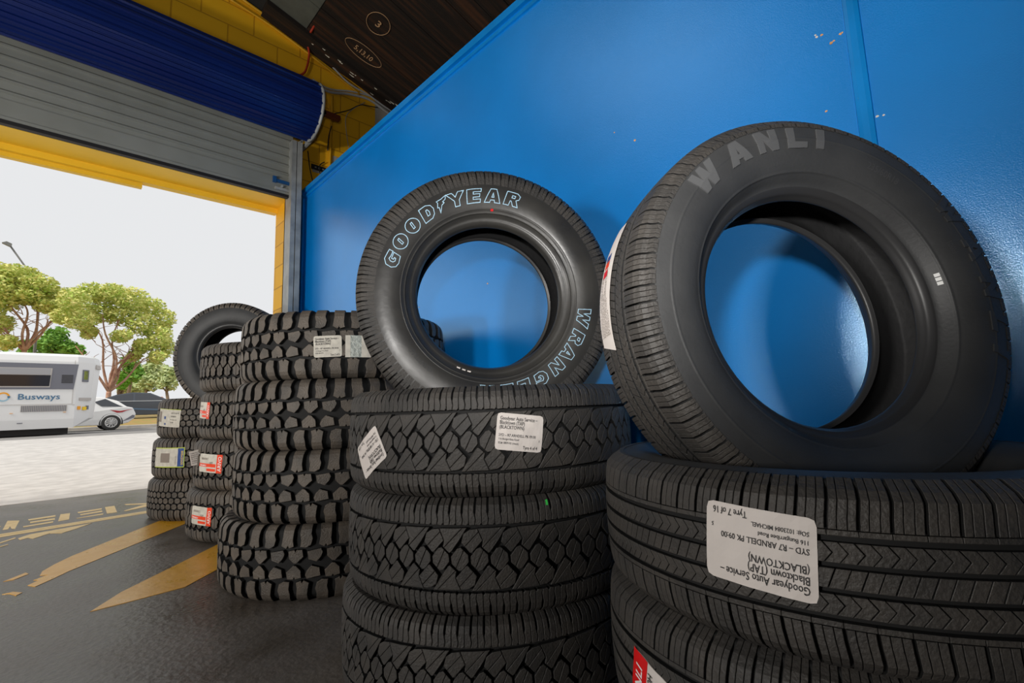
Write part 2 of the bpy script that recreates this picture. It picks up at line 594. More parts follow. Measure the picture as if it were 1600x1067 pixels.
def pat_highway():                            # five ribs, chevron sipes, lateral shoulder slots
    P, out = 28.0, []
    for sg in (1, -1):
        o = []
        for i in range(3):
            a, b = i * P / 3 + (1.8 if i == 0 else 0.4), (i + 1) * P / 3 - (1.8 if i == 2 else 0.4)
            o.append([(a, 49.5), (b, 49.5), (b + 1.0, 62), (b + 3.5, 78), (b + 4, 92), (b + 4, 112), (a + 4, 112), (a + 4, 92), (a + 3.5, 78), (a + 1.0, 62)])
        o.append([(0.3, 43), (P - 0.3, 43), (P - 0.3, 48.6), (0.3, 48.6)])
        for i in range(2):
            a = i * P / 2 + (0.9 if i == 0 else 0.45)
            b = (i + 1) * P / 2 - 0.45
            o.append([(a - 5, 16), (b - 5, 16), (b + 3, 26), (b - 5, 36.5), (a - 5, 36.5), (a + 3, 26)])
        out += o if sg == 1 else mirror(o, 6)
    for i in range(2):
        a, b = i * P / 2 + (0.9 if i == 0 else 0.45), (i + 1) * P / 2 - 0.45
        out.append([(a - 4, -10), (b - 4, -10), (b + 4, 10), (a + 4, 10)])
    return P, out

def pat_mud():                                # big open lugs
    P = 77.6
    lug1 = [(0, 66), (22, 56), (28, 66), (33, 57), (53, 63), (49, 84), (51, 104), (55, 158), (2, 158), (7, 104), (4, 84)]
    A = [(0, 47), (20, 51), (23, 43), (27, 51), (46, 50), (50, 26), (26, 3), (17, 5), (2, 22)]
    up = []
    up += [lug1] + [[(u * 1.24 + 32, s) for u, s in A]]
    A2 = [(0, 44), (44, 51), (50, 38), (44, 22), (30, 6), (4, 16)]
    P2 = P * 2
    lug2 = [(2, 60), (26, 57), (46, 66), (53, 88), (47, 104), (51, 152), (4, 152), (0, 104), (5, 84)]
    up += [[(u + P, s) for u, s in lug2], [(u * 1.24 + 32 + P, s) for u, s in A2]]
    return P2, up + rot180(up, P2 * 0.76)

def pat_interlock():                          # long interlocking blocks
    P = 38.0
    a = [(2.6, 20), (15, -9), (19, -8), (33.5, 14), (31, 30), (32, 46), (19, 60), (6, 48), (7, 34)]
    up = cut(a, (18, -9), (18.5, 62), 0.9)
    sh = [(1, 68), (18, 76), (22, 66), (34, 62), (35.5, 84), (33, 104), (36, 150), (3, 150), (0, 104), (3, 84)]
    up += cut(sh, (18, 60), (18, 160), 1.0)
    return P, up + rot180(up, P + 19)

def pat_honeycomb():                          # rows of small hexagonal blocks
    P, out = 40.3, []
    hx = [(-17.5, -7), (-8, -16), (7, -17.5), (17.5, -8), (17, 8), (8, 16), (-7, 17.5), (-17, 8)]
    for row, off in ((0, 0), (37, P / 2), (-37, P / 2)):
        h = [(u + off + P / 2, s + row) for u, s in hx]
        out += cut(h, (off + P / 2 - 10, row - 4), (off + P / 2 + 10, row + 4), 0.8)
    sh = [(2, 64), (10, 58), (26, 58), (36, 66), (37.5, 84), (34, 100), (36, 146), (4, 146), (2, 100), (5, 84)]
    up = cut(sh, (19.5, 50), (19.5, 150), 0.9)
    out += up + rot180(up, P)
    return P, out

RB18, RB16 = 0.2286, 0.205
def kind(pat, R, wd, rb, hb, tw, gd, N, taper, **kw):
    P, polys = pat
    return Tyre(R, wd, rb, hb, tw, gd, N, P, polys, taper, **kw)

K_LT = kind(pat_allterrain_rib(), 0.412, 0.2475, RB18, 0.060, 0.206, 0.0115, 30, (0.098, 0.150, 0.25),
            ridges=((0.17, 0.0018, 0.002), (0.24, 0.0014, 0.0014), (0.78, 0.002, 0.0016)))
K_HW = kind(pat_highway(), 0.366, 0.2025, 0.2160, 0.046, 0.160, 0.0080, 80, (0.080, 0.112, 0.15), chamfer=0.5,
            ridges=((0.16, 0.002, 0.002), (0.80, 0.0016, 0.0016)))
K_MT = kind(pat_mud(), 0.456, 0.2735, 0.2286, 0.090, 0.226, 0.0170, 21, (0.104, 0.158, 0.40), chamfer=1.3)
K_AT = kind(pat_interlock(), 0.400, 0.2750, 0.2160, 0.090, 0.224, 0.0140, 48, (0.104, 0.150, 0.3), chamfer=1.1)
K_HC = kind(pat_honeycomb(), 0.392, 0.2695, 0.2160, 0.088, 0.218, 0.0130, 58, (0.100, 0.146, 0.3), chamfer=1.0)
# the leaning tyres
K_GY = kind(pat_allterrain_rib(), 0.410, 0.2350, RB18, 0.083, 0.190, 0.010, 30, (0.098, 0.150, 0.25),
            ridges=((0.13, 0.0022, 0.0024), (0.19, 0.0016, 0.0022), (0.25, 0.0012, 0.0014), (0.80, 0.002, 0.0018), (0.86, 0.0014, 0.0012)))
K_WL = kind(pat_highway(), 0.352, 0.2100, 0.2090, 0.062, 0.165, 0.0075, 78, (0.080, 0.112, 0.15), chamfer=0.5,
            ridges=((0.15, 0.002, 0.0022), (0.22, 0.0014, 0.0014), (0.60, 0.0012, 0.0010), (0.82, 0.0016, 0.0018)))
K_FAR = kind(pat_honeycomb(), 0.390, 0.2600, 0.2030, 0.096, 0.210, 0.0105, 60, (0.098, 0.146, 0.3), chamfer=1.0)

def stack(K, cx, cy, n, offs, rots, labels, group, mt, ms):
    """n tyres lying on each other, lowest first"""
    res = []
    for i in range(n):
        r = K.make(labels[i], group, mt, ms) if i == 0 else dup(res[0], labels[i], group)
        r.location = (cx + offs[i][0], cy + offs[i][1], K.w * (i + 0.5))
        r.rotation_euler = (0, 0, rots[i])
        res.append(r)
    return res

S_HW = stack(K_HW, 0.962, 0.238, 3, [(0.0, 0.0), (0.006, 0.008), (0, 0)], [0.3, 1.1, 0.0],
             ['lowest highway-tread tyre of the stack nearest the camera, on the floor',
              'highway-tread tyre with a red and white sticker, second in the nearest stack',
              'top highway-tread tyre of nearest stack, wearing an upside-down white delivery label'], 'highway tyres stacked nearest the camera', M_TREAD, M_SIDE)
S_LT = stack(K_LT, 0.985, 1.112, 3, [(-0.012, 0.012), (0.0, 0.0), (0.0, 0.0)], [0.4, 1.3, 0.0],
             ['lowest rib-shouldered tyre of the three under the leaning outlined-letter tyre',
              'middle rib-shouldered tyre with a small green dot, second in its stack of three',
              'top rib-shouldered tyre with two white labels, under the leaning outlined-letter tyre'], 'rib-shouldered all-terrain tyres in a stack', M_TREAD, M_SIDE)
S_MT = stack(K_MT, 1.027, 2.209, 4, [(-0.035, 0.035), (0.0, 0.0), (-0.005, 0.004), (0.010, -0.006)], [0.0, 0.55, 1.2, 0.25],
             ['lowest big-lugged mud tyre, resting on the floor beside the yellow stripe',
              'second big-lugged mud tyre up from the floor', 'third big-lugged mud tyre up, just under the labelled one',
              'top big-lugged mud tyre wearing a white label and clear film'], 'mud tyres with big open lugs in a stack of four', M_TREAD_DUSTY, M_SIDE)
S_AT = stack(K_AT, 1.040, 3.270, 4, [(-0.03, 0.03), (-0.01, 0.0), (0.01, 0.0), (0.0, 0.0)], [0.0, 0.35, 0.9, 0.5],
             ['lowest interlocking-block tyre with orange sticker, on the floor behind the mud tyres',
              'interlocking-block tyre with orange sticker and loose white tag, second from the floor',
              'interlocking-block tyre with a sliver of orange sticker, third from the floor',
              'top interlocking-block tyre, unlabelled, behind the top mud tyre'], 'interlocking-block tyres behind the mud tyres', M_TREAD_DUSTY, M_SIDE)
S_HC = stack(K_HC, 0.950, 4.150, 3, [(-0.02, 0.015), (-0.008, 0.005), (0.008, 0.0)], [0.0, 0.5, 0.2],
             ['lowest honeycomb-tread tyre, unlabelled, on the floor in the doorway',
              'middle honeycomb-tread tyre with a green-edged sticker, in the doorway stack',
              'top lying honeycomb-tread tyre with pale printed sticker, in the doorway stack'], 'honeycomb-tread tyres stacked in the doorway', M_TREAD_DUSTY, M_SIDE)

def standing(K, face_centre, az, el, bead_half, label, mt, ms, mb=None):
    """upright tyre; local z is the face normal, local x points right as seen, local y up"""
    n = Vector((math.cos(el) * math.cos(az), math.cos(el) * math.sin(az), math.sin(el)))
    right = Vector((0, 0, 1)).cross(n).normalized()
    up = n.cross(right)
    r = K.make(label, None, mt, ms, mb)
    m = Matrix.Identity(4)
    c = Vector(face_centre) - n * bead_half
    for i in range(3):
        m[i][0], m[i][1], m[i][2], m[i][3] = right[i], up[i], n[i], c[i]
    r.matrix_world = m
    return r

rad = math.radians
T_GY = standing(K_GY, (0.984, 1.102, 1.038), rad(-123.4), rad(-1.1), 0.083, 'tyre with pale blue outlined sidewall lettering, standing upright on the rib-shouldered stack',
                M_TREAD, M_SIDE_GLOSS, M_SIDE_GLOSS)
T_WL = standing(K_WL, (0.945, 0.208, 0.848), rad(-124.7), rad(5.3), 0.062, 'largest-looking matt tyre with grey embossed letters, standing upright on the nearest stack', M_TREAD, M_SIDE)
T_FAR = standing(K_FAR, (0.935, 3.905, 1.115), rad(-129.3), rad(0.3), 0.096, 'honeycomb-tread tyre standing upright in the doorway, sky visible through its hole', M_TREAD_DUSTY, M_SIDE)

# ---- sidewall lettering
GLY = {
 'G': [[(1.18, 0.92), (1.16, 0.64), (0.80, 0.66), (0.60, 0.72), (0.46, 0.58), (0.44, 0.40), (0.56, 0.28), (0.76, 0.30), (0.78, 0.40), (0.64, 0.42), (0.66, 0.56), (1.12, 0.56), (1.04, 0.06), (0.50, 0.0), (0.18, 0.12), (0.05, 0.42), (0.16, 0.80), (0.50, 1.0)]],
 'D': [[(0.02, 0.0), (0.22, 1.0), (0.78, 1.0), (1.08, 0.84), (1.16, 0.55), (1.02, 0.2), (0.72, 0.0)], [(0.50, 0.30), (0.60, 0.70), (0.72, 0.70), (0.78, 0.5), (0.70, 0.30)]],
 'Y': [[(0.0, 1.0), (0.42, 1.0), (0.58, 0.66), (0.86, 1.0), (1.28, 1.0), (0.80, 0.40), (0.74, 0.0), (0.36, 0.0), (0.42, 0.40)]],
 'E': [[(0.0, 0.0), (0.2, 1.0), (1.22, 1.0), (1.18, 0.78), (0.62, 0.78), (0.59, 0.62), (1.08, 0.62), (1.03, 0.40), (0.55, 0.40), (0.52, 0.24), (1.08, 0.24), (1.03, 0.0)]],
 'A': [[(-0.02, 0.0), (0.52, 1.0), (0.92, 1.0), (1.22, 0.0), (0.80, 0.0), (0.76, 0.18), (0.48, 0.18), (0.40, 0.0)], [(0.57, 0.38), (0.73, 0.38), (0.69, 0.72)]],
 'R': [[(0.0, 0.0), (0.2, 1.0), (0.95, 1.0), (1.17, 0.82), (1.12, 0.56), (0.92, 0.45), (1.16, 0.0), (0.76, 0.0), (0.58, 0.34), (0.50, 0.34), (0.42, 0.0)], [(0.57, 0.58), (0.80, 0.58), (0.83, 0.76), (0.61, 0.76)]],
 'W': [[(0.0, 1.0), (0.34, 1.0), (0.42, 0.45), (0.60, 1.0), (0.86, 1.0), (0.92, 0.45), (1.14, 1.0), (1.50, 1.0), (1.06, 0.0), (0.72, 0.0), (0.64, 0.45), (0.44, 0.0), (0.10, 0.0)]],
 'N': [[(0.0, 0.0), (0.15, 1.0), (0.50, 1.0), (0.80, 0.46), (0.88, 1.0), (1.22, 1.0), (1.06, 0.0), (0.72, 0.0), (0.40, 0.56), (0.32, 0.0)]],
 'L': [[(0.0, 0.0), (0.2, 1.0), (0.56, 1.0), (0.42, 0.28), (1.06, 0.28), (1.0, 0.0)]],
 'I': [[(0.0, 0.0), (0.15, 1.0), (0.52, 1.0), (0.38, 0.0)]],
 'foot': [[(0.10, 0.0), (0.20, 0.40), (0.08, 0.42), (0.26, 0.72), (0.22, 0.84), (0.60, 0.88), (1.0, 1.02), (0.86, 0.76), (0.62, 0.66), (0.70, 0.56), (0.46, 0.46)]],
}
el_ = [(0.58 + 0.56 * math.cos(t), 0.5 + 0.5 * math.sin(t)) for t in np.linspace(0, 2 * PI, 25)[:-1]]
GLY['O'] = [el_, [(0.46, 0.30), (0.56, 0.72), (0.70, 0.72), (0.62, 0.30)]]

def dens(loop, step=0.12):
    out = []
    for i in range(len(loop)):
        p, q = loop[i], loop[(i + 1) % len(loop)]
        k = max(1, int(math.hypot(q[0] - p[0], q[1] - p[1]) / step))
        out += [(p[0] + (q[0] - p[0]) * j / k, p[1] + (q[1] - p[1]) * j / k) for j in range(k)]
    return out

def letters(K, root, items, r0, hgt, mode, m, name, label, lw=0.045, flip=False):
    mb = MB()
    for ch, deg in items:
        loops = GLY[ch]
        wid = max(p[0] for p in loops[0])
        def mp(pts, lift):
            p = np.array(pts, float)
            r = r0 + p[:, 1] * hgt
            th = rad(deg) - (p[:, 0] - wid / 2) * hgt / (r0 + 0.5 * hgt)
            return K.side_map(r, th, lift)
        if mode == 'outline':
            for lp in loops:
                lp = dens(lp)
                if area(lp) < 0: lp = lp[::-1]
                a, b = inset(lp, -lw / 2), inset(lp, lw / 2)
                n = len(lp)
                vs = np.concatenate([mp(a, 0.0002), mp(a, 0.0016), mp(b, 0.0016), mp(b, 0.0002)])
                fs = []
                for i in range(n):
                    j = (i + 1) % n
                    for l in range(3):
                        fs.append([l * n + i, l * n + j, (l + 1) * n + j, (l + 1) * n + i])
                mb.add(vs, fs)
        else:
            lp2 = [dens(l, 0.2) for l in loops]
            flat = [p for l in lp2 for p in l]
            tri = geometry.tessellate_polygon([[Vector((p[0], p[1], 0)) for p in l] for l in lp2])
            n = len(flat)
            fs = [list(t) for t in tri]
            k = 0
            for l in lp2:
                for i in range(len(l)):
                    j = (i + 1) % len(l)
                    fs.append([k + i, k + j, n + k + j, n + k + i])
                k += len(l)
            mb.add(np.concatenate([mp(flat, 0.0022), mp(flat, -0.0005)]), fs)
    o = mb.build(name, m, root)
    o['label'] = label
    return o

letters(K_GY, T_GY, [('G', 161.5), ('O', 150.3), ('O', 139.0), ('D', 128.0), ('foot', 118.0), ('Y', 109.0), ('E', 99.0), ('A', 88.2), ('R', 76.8)],
        0.293, 0.043, 'outline', M_LETTER_PALE, 'lettering', 'pale blue outlined letters along the upper sidewall')
letters(K_GY, T_GY, [('W', -14.5), ('R', -27), ('A', -38), ('N', -49), ('G', -60.5), ('L', -71.5), ('E', -82.5), ('R', -94)],
        0.283, 0.040, 'outline', M_LETTER_PALE, 'lettering', 'pale blue outlined letters along the lower sidewall')
letters(K_WL, T_WL, [('W', 134.5), ('A', 119.5), ('N', 106.5), ('L', 95), ('I', 85.5)], 0.276, 0.040, 'fill', M_LETTER_GREY, 'lettering', 'grey embossed letters')
letters(K_WL, T_WL, [('W', 32), ('A', 18), ('N', 4), ('L', -8), ('I', -18)], 0.2865, 0.036, 'fill', M_SIDE, 'lettering', 'black embossed letters')

def side_text(K, root, s, r0, deg0, size, m, name='embossed_text', sx=0.8, lift=0.0005):
    mb = MB()
    v, f, wid = text_geo(s)
    p = np.array(v)
    mb.add(K.side_map(r0 + p[:, 1] * size, rad(deg0) - p[:, 0] * size * sx / r0, lift), f)
    return mb.build(name, m, root)
M_MOULD = mat('moulded_text_rubber', (0.05, 0.051, 0.053), 0.5)
side_text(K_WL, T_WL, '235/60R18', 0.268, 66, 0.018, M_MOULD)
side_text(K_WL, T_WL, '100H', 0.262, 24, 0.014, M_MOULD)
side_text(K_WL, T_WL, 'TUBELESS  RADIAL', 0.252, 112, 0.008, M_MOULD)
side_text(K_GY, T_GY, '116/113S', 0.274, 100, 0.008, M_MOULD)
side_text(K_GY, T_GY, 'SILENTTRAC', 0.292, -128, 0.020, M_SIDE)
def side_patch(K, root, r0, r1, d0, d1, m, name):
    mb = MB()
    n = 6
    vs = [K.side_map(np.array([r]), np.array([rad(d0 + (d1 - d0) * i / n)]), 0.0008)[0] for r in (r0, r1) for i in range(n + 1)]
    mb.add(vs, [[i, i + 1, n + 2 + i, n + 1 + i] for i in range(n)])
    return mb.build(name, m, root)
for k in range(3):
    side_patch(K_WL, T_WL, 0.2315, 0.2365, 8.2 + k * 1.9, 9.7 + k * 1.9, M_WHITE, 'bead_sticker')
side_patch(K_GY, T_GY, 0.268, 0.2745, 87.2, 89.0, M_RED, 'paint_dot')
for k in range(3):
    side_patch(K_GY, T_GY, 0.246, 0.250, -116 + k * 4, -113.5 + k * 4, M_PAPER, 'bead_sticker')

# ---- labels on the treads
def label_lines(num, order, w_, h_):
    L, T = -w_ / 2 + 0.02 * w_, h_ / 2 - 0.03 * h_
    return [('Goodyear Auto Service –', L + 0.04 * w_, T - 0.155 * h_, 0.142 * h_, 0.72), ('Blacktown (TAP)', L + 0.04 * w_, T - 0.275 * h_, 0.142 * h_, 0.72),
            ('(BLACKTOWN)', L + 0.04 * w_, T - 0.395 * h_, 0.135 * h_, 0.74), ('SYD – R7 ARNDELL PK 09:00', L + 0.04 * w_, T - 0.600 * h_, 0.105 * h_, 0.80),
            ('116 Bungarribee Road', L + 0.04 * w_, T - 0.695 * h_, 0.075 * h_, 0.85), ('5', L + 0.90 * w_, T - 0.695 * h_, 0.075 * h_, 0.85),
            (order, L + 0.04 * w_, T - 0.80 * h_, 0.078 * h_, 0.82), (num, L + 0.57 * w_, T - 0.91 * h_, 0.125 * h_, 0.72)]

def put(K, root, px, py, wd, ht, rot, num='', order='', **kw):
    th, z = on_cyl(px, py, root.location.x, root.location.y, K.R)
    return K.sticker(root, th - root.rotation_euler[2], z - root.location.z, wd, ht, rot, label_lines(num, order, wd, ht) if num else kw.pop('lines', ()), **kw)

put(K_LT, S_LT[2], 812, 676, 0.106, 0.080, -7, 'Tyre 4 of 4', 'SO#: 0809102 (stock)', label='white printed delivery label')
b = put(K_LT, S_LT[2], 578, 707, 0.112, 0.085, 213, 'Tyre 1 of 4', 'SO#: 0809102 (stock)', label='tilted white printed delivery label')
put(K_HW, S_HW[2], 1183, 858, 0.118, 0.088, 176, 'Tyre 7 of 16', 'SO#: 1023084 MICHAEL', label='white printed delivery label, upside down')
W_, H_ = 0.105, 0.083
put(K_MT, S_MT[3], 512, 541, W_, H_, 2, 'Tyre 2 of 2', 'SO#: 0810755', paper=M_PAPER_OLD, label='white printed delivery label', lift=0.002)
th, z = on_cyl(560, 541, S_MT[3].location.x, S_MT[3].location.y, K_MT.R)
K_MT.sticker(S_MT[3], th - 0.25, z - S_MT[3].location.z, 0.098, 0.086, 0, (), blocks=[(M_PAPER_OLD, [(-0.049, -0.043, -0.030, 0.043), (0.012, -0.043, 0.049, 0.043)], 'printed_strip')],
             paper=M_FOIL, name='clear_film', label='crinkled clear film beside the label')
# red and white sticker on the second nearest-stack tyre
th, z = on_cyl(1003, 1050, S_HW[1].location.x, S_HW[1].location.y, K_HW.R)
K_HW.sticker(S_HW[1], th - S_HW[1].rotation_euler[2] + 0.13, z - S_HW[1].location.z - 0.036, 0.150, 0.100, -12,
             [('WANLI', -0.050, -0.040, 0.024, 0.95, M_WHITE, 90), ('100H', -0.028, 0.010, 0.014, 0.9, M_INK, 90), ('235/60R18', -0.008, -0.035, 0.016, 0.9, M_INK, 90)],
             blocks=[(M_RED, [(-0.075, -0.05, -0.040, 0.05)], 'red_band'), (M_INK, [(0.012 + 0.006 * k, -0.04, 0.015 + 0.006 * k, 0.02) for k in range(7)], 'barcode')], label='red and white sticker')
# orange stickers
def orange(root, px, py, wd, ht):
    th, z = on_cyl(px, py, root.location.x, root.location.y, K_AT.R)
    L = [('ARIVO', wd * 0.47, -ht * 0.40, wd * 0.17, 0.9, M_WHITE, 90), ('TERRAMAX', -wd * 0.46, -ht * 0.17, ht * 0.13, 0.9, M_WHITE), ('265/65R17', -wd * 0.4, ht * 0.18, ht * 0.16, 0.9, M_LGREY), ('112T', wd * 0.0, -ht * 0.02, ht * 0.14, 0.9)]
    K_AT.sticker(root, th - root.rotation_euler[2], z - root.location.z, wd, ht, -3, L,
                 blocks=[(M_ORANGE, [(wd * 0.30, -ht / 2, wd / 2, ht / 2), (-wd / 2, -ht * 0.20, wd * 0.27, -ht * 0.02), (-wd * 0.1, -ht * 0.42, wd * 0.27, -ht * 0.28)], 'orange_band')],
                 paper=M_PAPER_OLD, label='white sticker with orange bands')
orange(S_AT[1], 327, 724, 0.175, 0.098)
orange(S_AT[0], 313, 806, 0.155, 0.095)
orange(S_AT[2], 318, 641, 0.150, 0.092)
# stickers on the doorway stack
th, z = on_cyl(261, 715, S_HC[1].location.x, S_HC[1].location.y, K_HC.R)
K_HC.sticker(S_HC[1], th - S_HC[1].rotation_euler[2], z - S_HC[1].location.z, 0.255, 0.128, 0,
             [('GOODYEAR', 0.118, -0.050, 0.020, 0.85, M_LYEL, 90), ('WRANGLER', 0.072, -0.045, 0.011, 0.9, M_LGREY, 90)],
             blocks=[(M_LGREEN, [(-0.1275, -0.064, 0.1275, -0.059), (-0.1275, 0.059, 0.1275, 0.064), (0.1225, -0.064, 0.1275, 0.064)], 'green_border'),
                     (M_LBLUE, [(0.082, -0.059, 0.1225, 0.059)], 'blue_band'), (M_LGREY, [(-0.06, -0.032, 0.022, 0.028)], 'tyre_picture')], paper=M_PAPER_OLD, label='white sticker with green border and blue band')
th, z = on_cyl(262, 653, S_HC[2].location.x, S_HC[2].location.y, K_HC.R)
K_HC.sticker(S_HC[2], th - S_HC[2].rotation_euler[2], z - S_HC[2].location.z, 0.215, 0.118, -4,
             [('A B C D E F G', 0.030, 0.030, 0.012, 0.9), ('275/65R18', 0.030, 0.008, 0.011, 0.9), ('fuel  wet grip  noise', 0.026, -0.012, 0.008, 0.9), ('72 dB', 0.03, -0.032, 0.012, 0.9)],
             blocks=[(M_LGREY, [(-0.10, -0.03, -0.07, 0.04)], 'faint_picture'), (M_LBLUE, [(-0.035, -0.008, -0.017, 0.010)], 'blue_symbol'), (M_LBLUE, [(-0.03, -0.046, -0.014, -0.034)], 'blue_symbol'),
                     (M_LGREEN, [(-0.1075, 0.056, 0.1075, 0.059)], 'green_edge')], paper=M_PAPER_OLD, label='pale printed sticker')
# loose tags sticking out of the interlocking-block tyres
def loose_tag(root, pts, label):
    y = root.location.y - 0.05
    vs = []
    for q in pts:
        th0 = at(q[0], q[1], 1, y)
        vs.append(th0)
    inv = Matrix.Rotation(-root.rotation_euler[2], 4, 'Z') @ Matrix.Translation(-Vector(root.location))
    p = [inv @ v for v in vs]
    n = (p[1] - p[0]).cross(p[3] - p[0]).normalized() * 0.0007
    mb = MB()
    mb.add([q for q in p] + [q + n for q in p], [(0, 1, 2, 3), (7, 6, 5, 4), (0, 4, 5, 1), (1, 5, 6, 2), (2, 6, 7, 3), (3, 7, 4, 0)])
    o = mb.build('paper_tag', M_PAPER, root)
    o['label'] = label
    ux, uy = (p[1] - p[0]), (p[3] - p[0])
    t = MB()
    for i, s in enumerate(('Goodyear Auto Service', 'Blacktown (TAP)', '(BLACKTOWN)', 'SYD – R7 ARNDELL PK', '116 Bungarribee Road', 'Tyre 2 of 4')):
        v, f, wid = text_geo(s)
        k = 0.8 / max(wid, 9)
        t.add([p[0] + ux * (0.08 + q[0] * k) + uy * (0.2 + 0.135 * i - q[1] * 0.10) - n * 0.6 for q in v], f)
    t.build('printed_text', M_INK, o)
loose_tag(S_AT[1], [(295, 706), (315, 701), (315, 725), (299, 728)], 'loose white paper tag')
loose_tag(S_AT[0], [(303, 778), (312, 776), (311, 800), (300, 800)], 'loose white paper tag')
# long paper sticker wrapped on the left of the near standing tyre, and on the far one
def wrap(K, root, d0, d1, s0, s1, m, label, lines=True):
    n, k = 26, 8
    vs = []
    for j in range(k + 1):
        for i in range(n + 1):
            t = i / n
            cutoff = (0.35 if j > k / 2 else 0.0)
            a = rad(d0 + (d1 - d0) * t + (j / k) * 2.5)
            vs.append(K.P3(a, s0 + (s1 - s0) * j / k, K.gd + 0.0018))
    f = [[j * (n + 1) + i, j * (n + 1) + i + 1, (j + 1) * (n + 1) + i + 1, (j + 1) * (n + 1) + i] for j in range(k) for i in range(n)]
    o = mesh_obj('paper_label', vs, f, m, root, True)
    o['label'] = label
    if lines:
        mb = MB()
        for r in range(7):
            s = ['HIGHWAY TERRAIN 235/60R18', 'REINFORCED TUBELESS RADIAL', 'MAX LOAD 925 KG', 'TREADWEAR 500 TRACTION A', 'PLEASE REMOVE BEFORE USE', 'MADE IN CHINA', 'E4 0289743'][r]
            v, ff, wid = text_geo(s)
            p = np.array(v)
            sg = s0 + (s1 - s0) * (0.12 + 0.11 * r)
            mb.add(K.P3(rad(d0 + (d1 - d0) * 0.06) + np.sign(d1 - d0) * p[:, 0] * 0.0095 / K.R, sg + p[:, 1] * 0.006 * np.sign(s1 - s0), K.gd + 0.0024), ff)
        mb.build('printed_text', M_LGREY, o)
    return o
o = wrap(K_WL, T_WL, 187, 147, -0.062, -0.006, M_PAPER, 'long white printed sticker on the tread')
mb = MB()
for i, (a, m) in enumerate(((166, 0), (163, 1), (160.5, 2))):
    mb.add(K_WL.P3(np.array([rad(a), rad(a - 2.2), rad(a - 2.2), rad(a)]), np.array([-0.052, -0.052, -0.030, -0.030]), K_WL.gd + 0.0026), [(0, 1, 2, 3)], m)
mb.build('colour_bar', [M_RED, M_ORANGE, M_LBLUE], o)
wrap(K_FAR, T_FAR, 172, 138, -0.062, 0.028, M_PAPER, 'blank pale sticker on the tread', False)
# green dot on the middle rib-shouldered tyre
th, z = on_cyl(856, 789, S_LT[1].location.x, S_LT[1].location.y, K_LT.R)
K_LT.sticker(S_LT[1], th - S_LT[1].rotation_euler[2], z - S_LT[1].location.z, 0.005, 0.007, 0, paper=mat('green_dot', srgb(60, 200, 80), 0.5), name='paint_dot', round_=0.001)

# ------------------------------------------------------------------ the setting
W_X, D_Y = 1.56, 4.29
M_BLUE = mat('blue_wall_paint', (0.0, 0.250, 0.78), 0.22, spec=0.5, var=0.08, scale=1.6, bump=0.10, bscale=320)
M_BLUE.node_tree.nodes['Principled BSDF'].inputs['IOR'].default_value = 2.6
M_BLUE.node_tree.nodes['Principled BSDF'].inputs['Specular Tint'].default_value = (0.50, 0.78, 1.0, 1)
M_BLUE_TRIM = mat('blue_trim_paint', (0.0, 0.225, 0.64), 0.3, spec=0.5, var=0.1, scale=6)
M_CHIP = mat('bare_filler', srgb(225, 170, 110), 0.8, var=0.25, scale=60)
M_CHIP_W = mat('white_filler', srgb(225, 222, 205), 0.8)
M_YELLOW_PLAIN = mat('yellow_lintel_paint', (0.97, 0.60, 0.03), 0.5, var=0.03, scale=5)
M_STEEL = mat('galvanised_steel', (0.36, 0.37, 0.36), 0.45, 0.2, var=0.2, scale=9, rvar=0.1)
M_CURTAIN = mat('grey_roller_slats', (0.25, 0.255, 0.225), 0.42, 0.15, col2=(0.30, 0.305, 0.275), scale=2.5, rvar=0.06)
M_DRUM = mat('dark_blue_roller', (0.004, 0.015, 0.105), 0.30, spec=0.5, var=0.10, scale=1.5)
M_RUBBERSTRIP = mat('black_rubber_strip', (0.012, 0.011, 0.012), 0.6)
M_TIMBER = mat('dark_timber', (0.012, 0.007, 0.004), 0.75, col2=(0.085, 0.030, 0.009), scale=2.2, stretch=(0.5, 9, 1), bump=0.5, bscale=14, lo=0.45, hi=0.8)
M_FIBRO = mat('grey_ceiling_sheet', (0.10, 0.105, 0.085), 0.8, var=0.15, scale=8)
M_GREYWALL = mat('grey_render', (0.36, 0.34, 0.30), 0.85, var=0.1, scale=6)
M_CABLE_W = mat('white_cable', (0.42, 0.42, 0.42), 0.5)
M_CABLE_B = mat('black_cable', (0.02, 0.02, 0.02), 0.5)
M_CABLE_R = mat('red_cable', (0.42, 0.035, 0.012), 0.5)
M_PIPE_Y = mat('yellow_painted_conduit', srgb(215, 160, 25), 0.5)
M_RUSTRED = mat('red_oxide_steel', (0.16, 0.03, 0.012), 0.6)

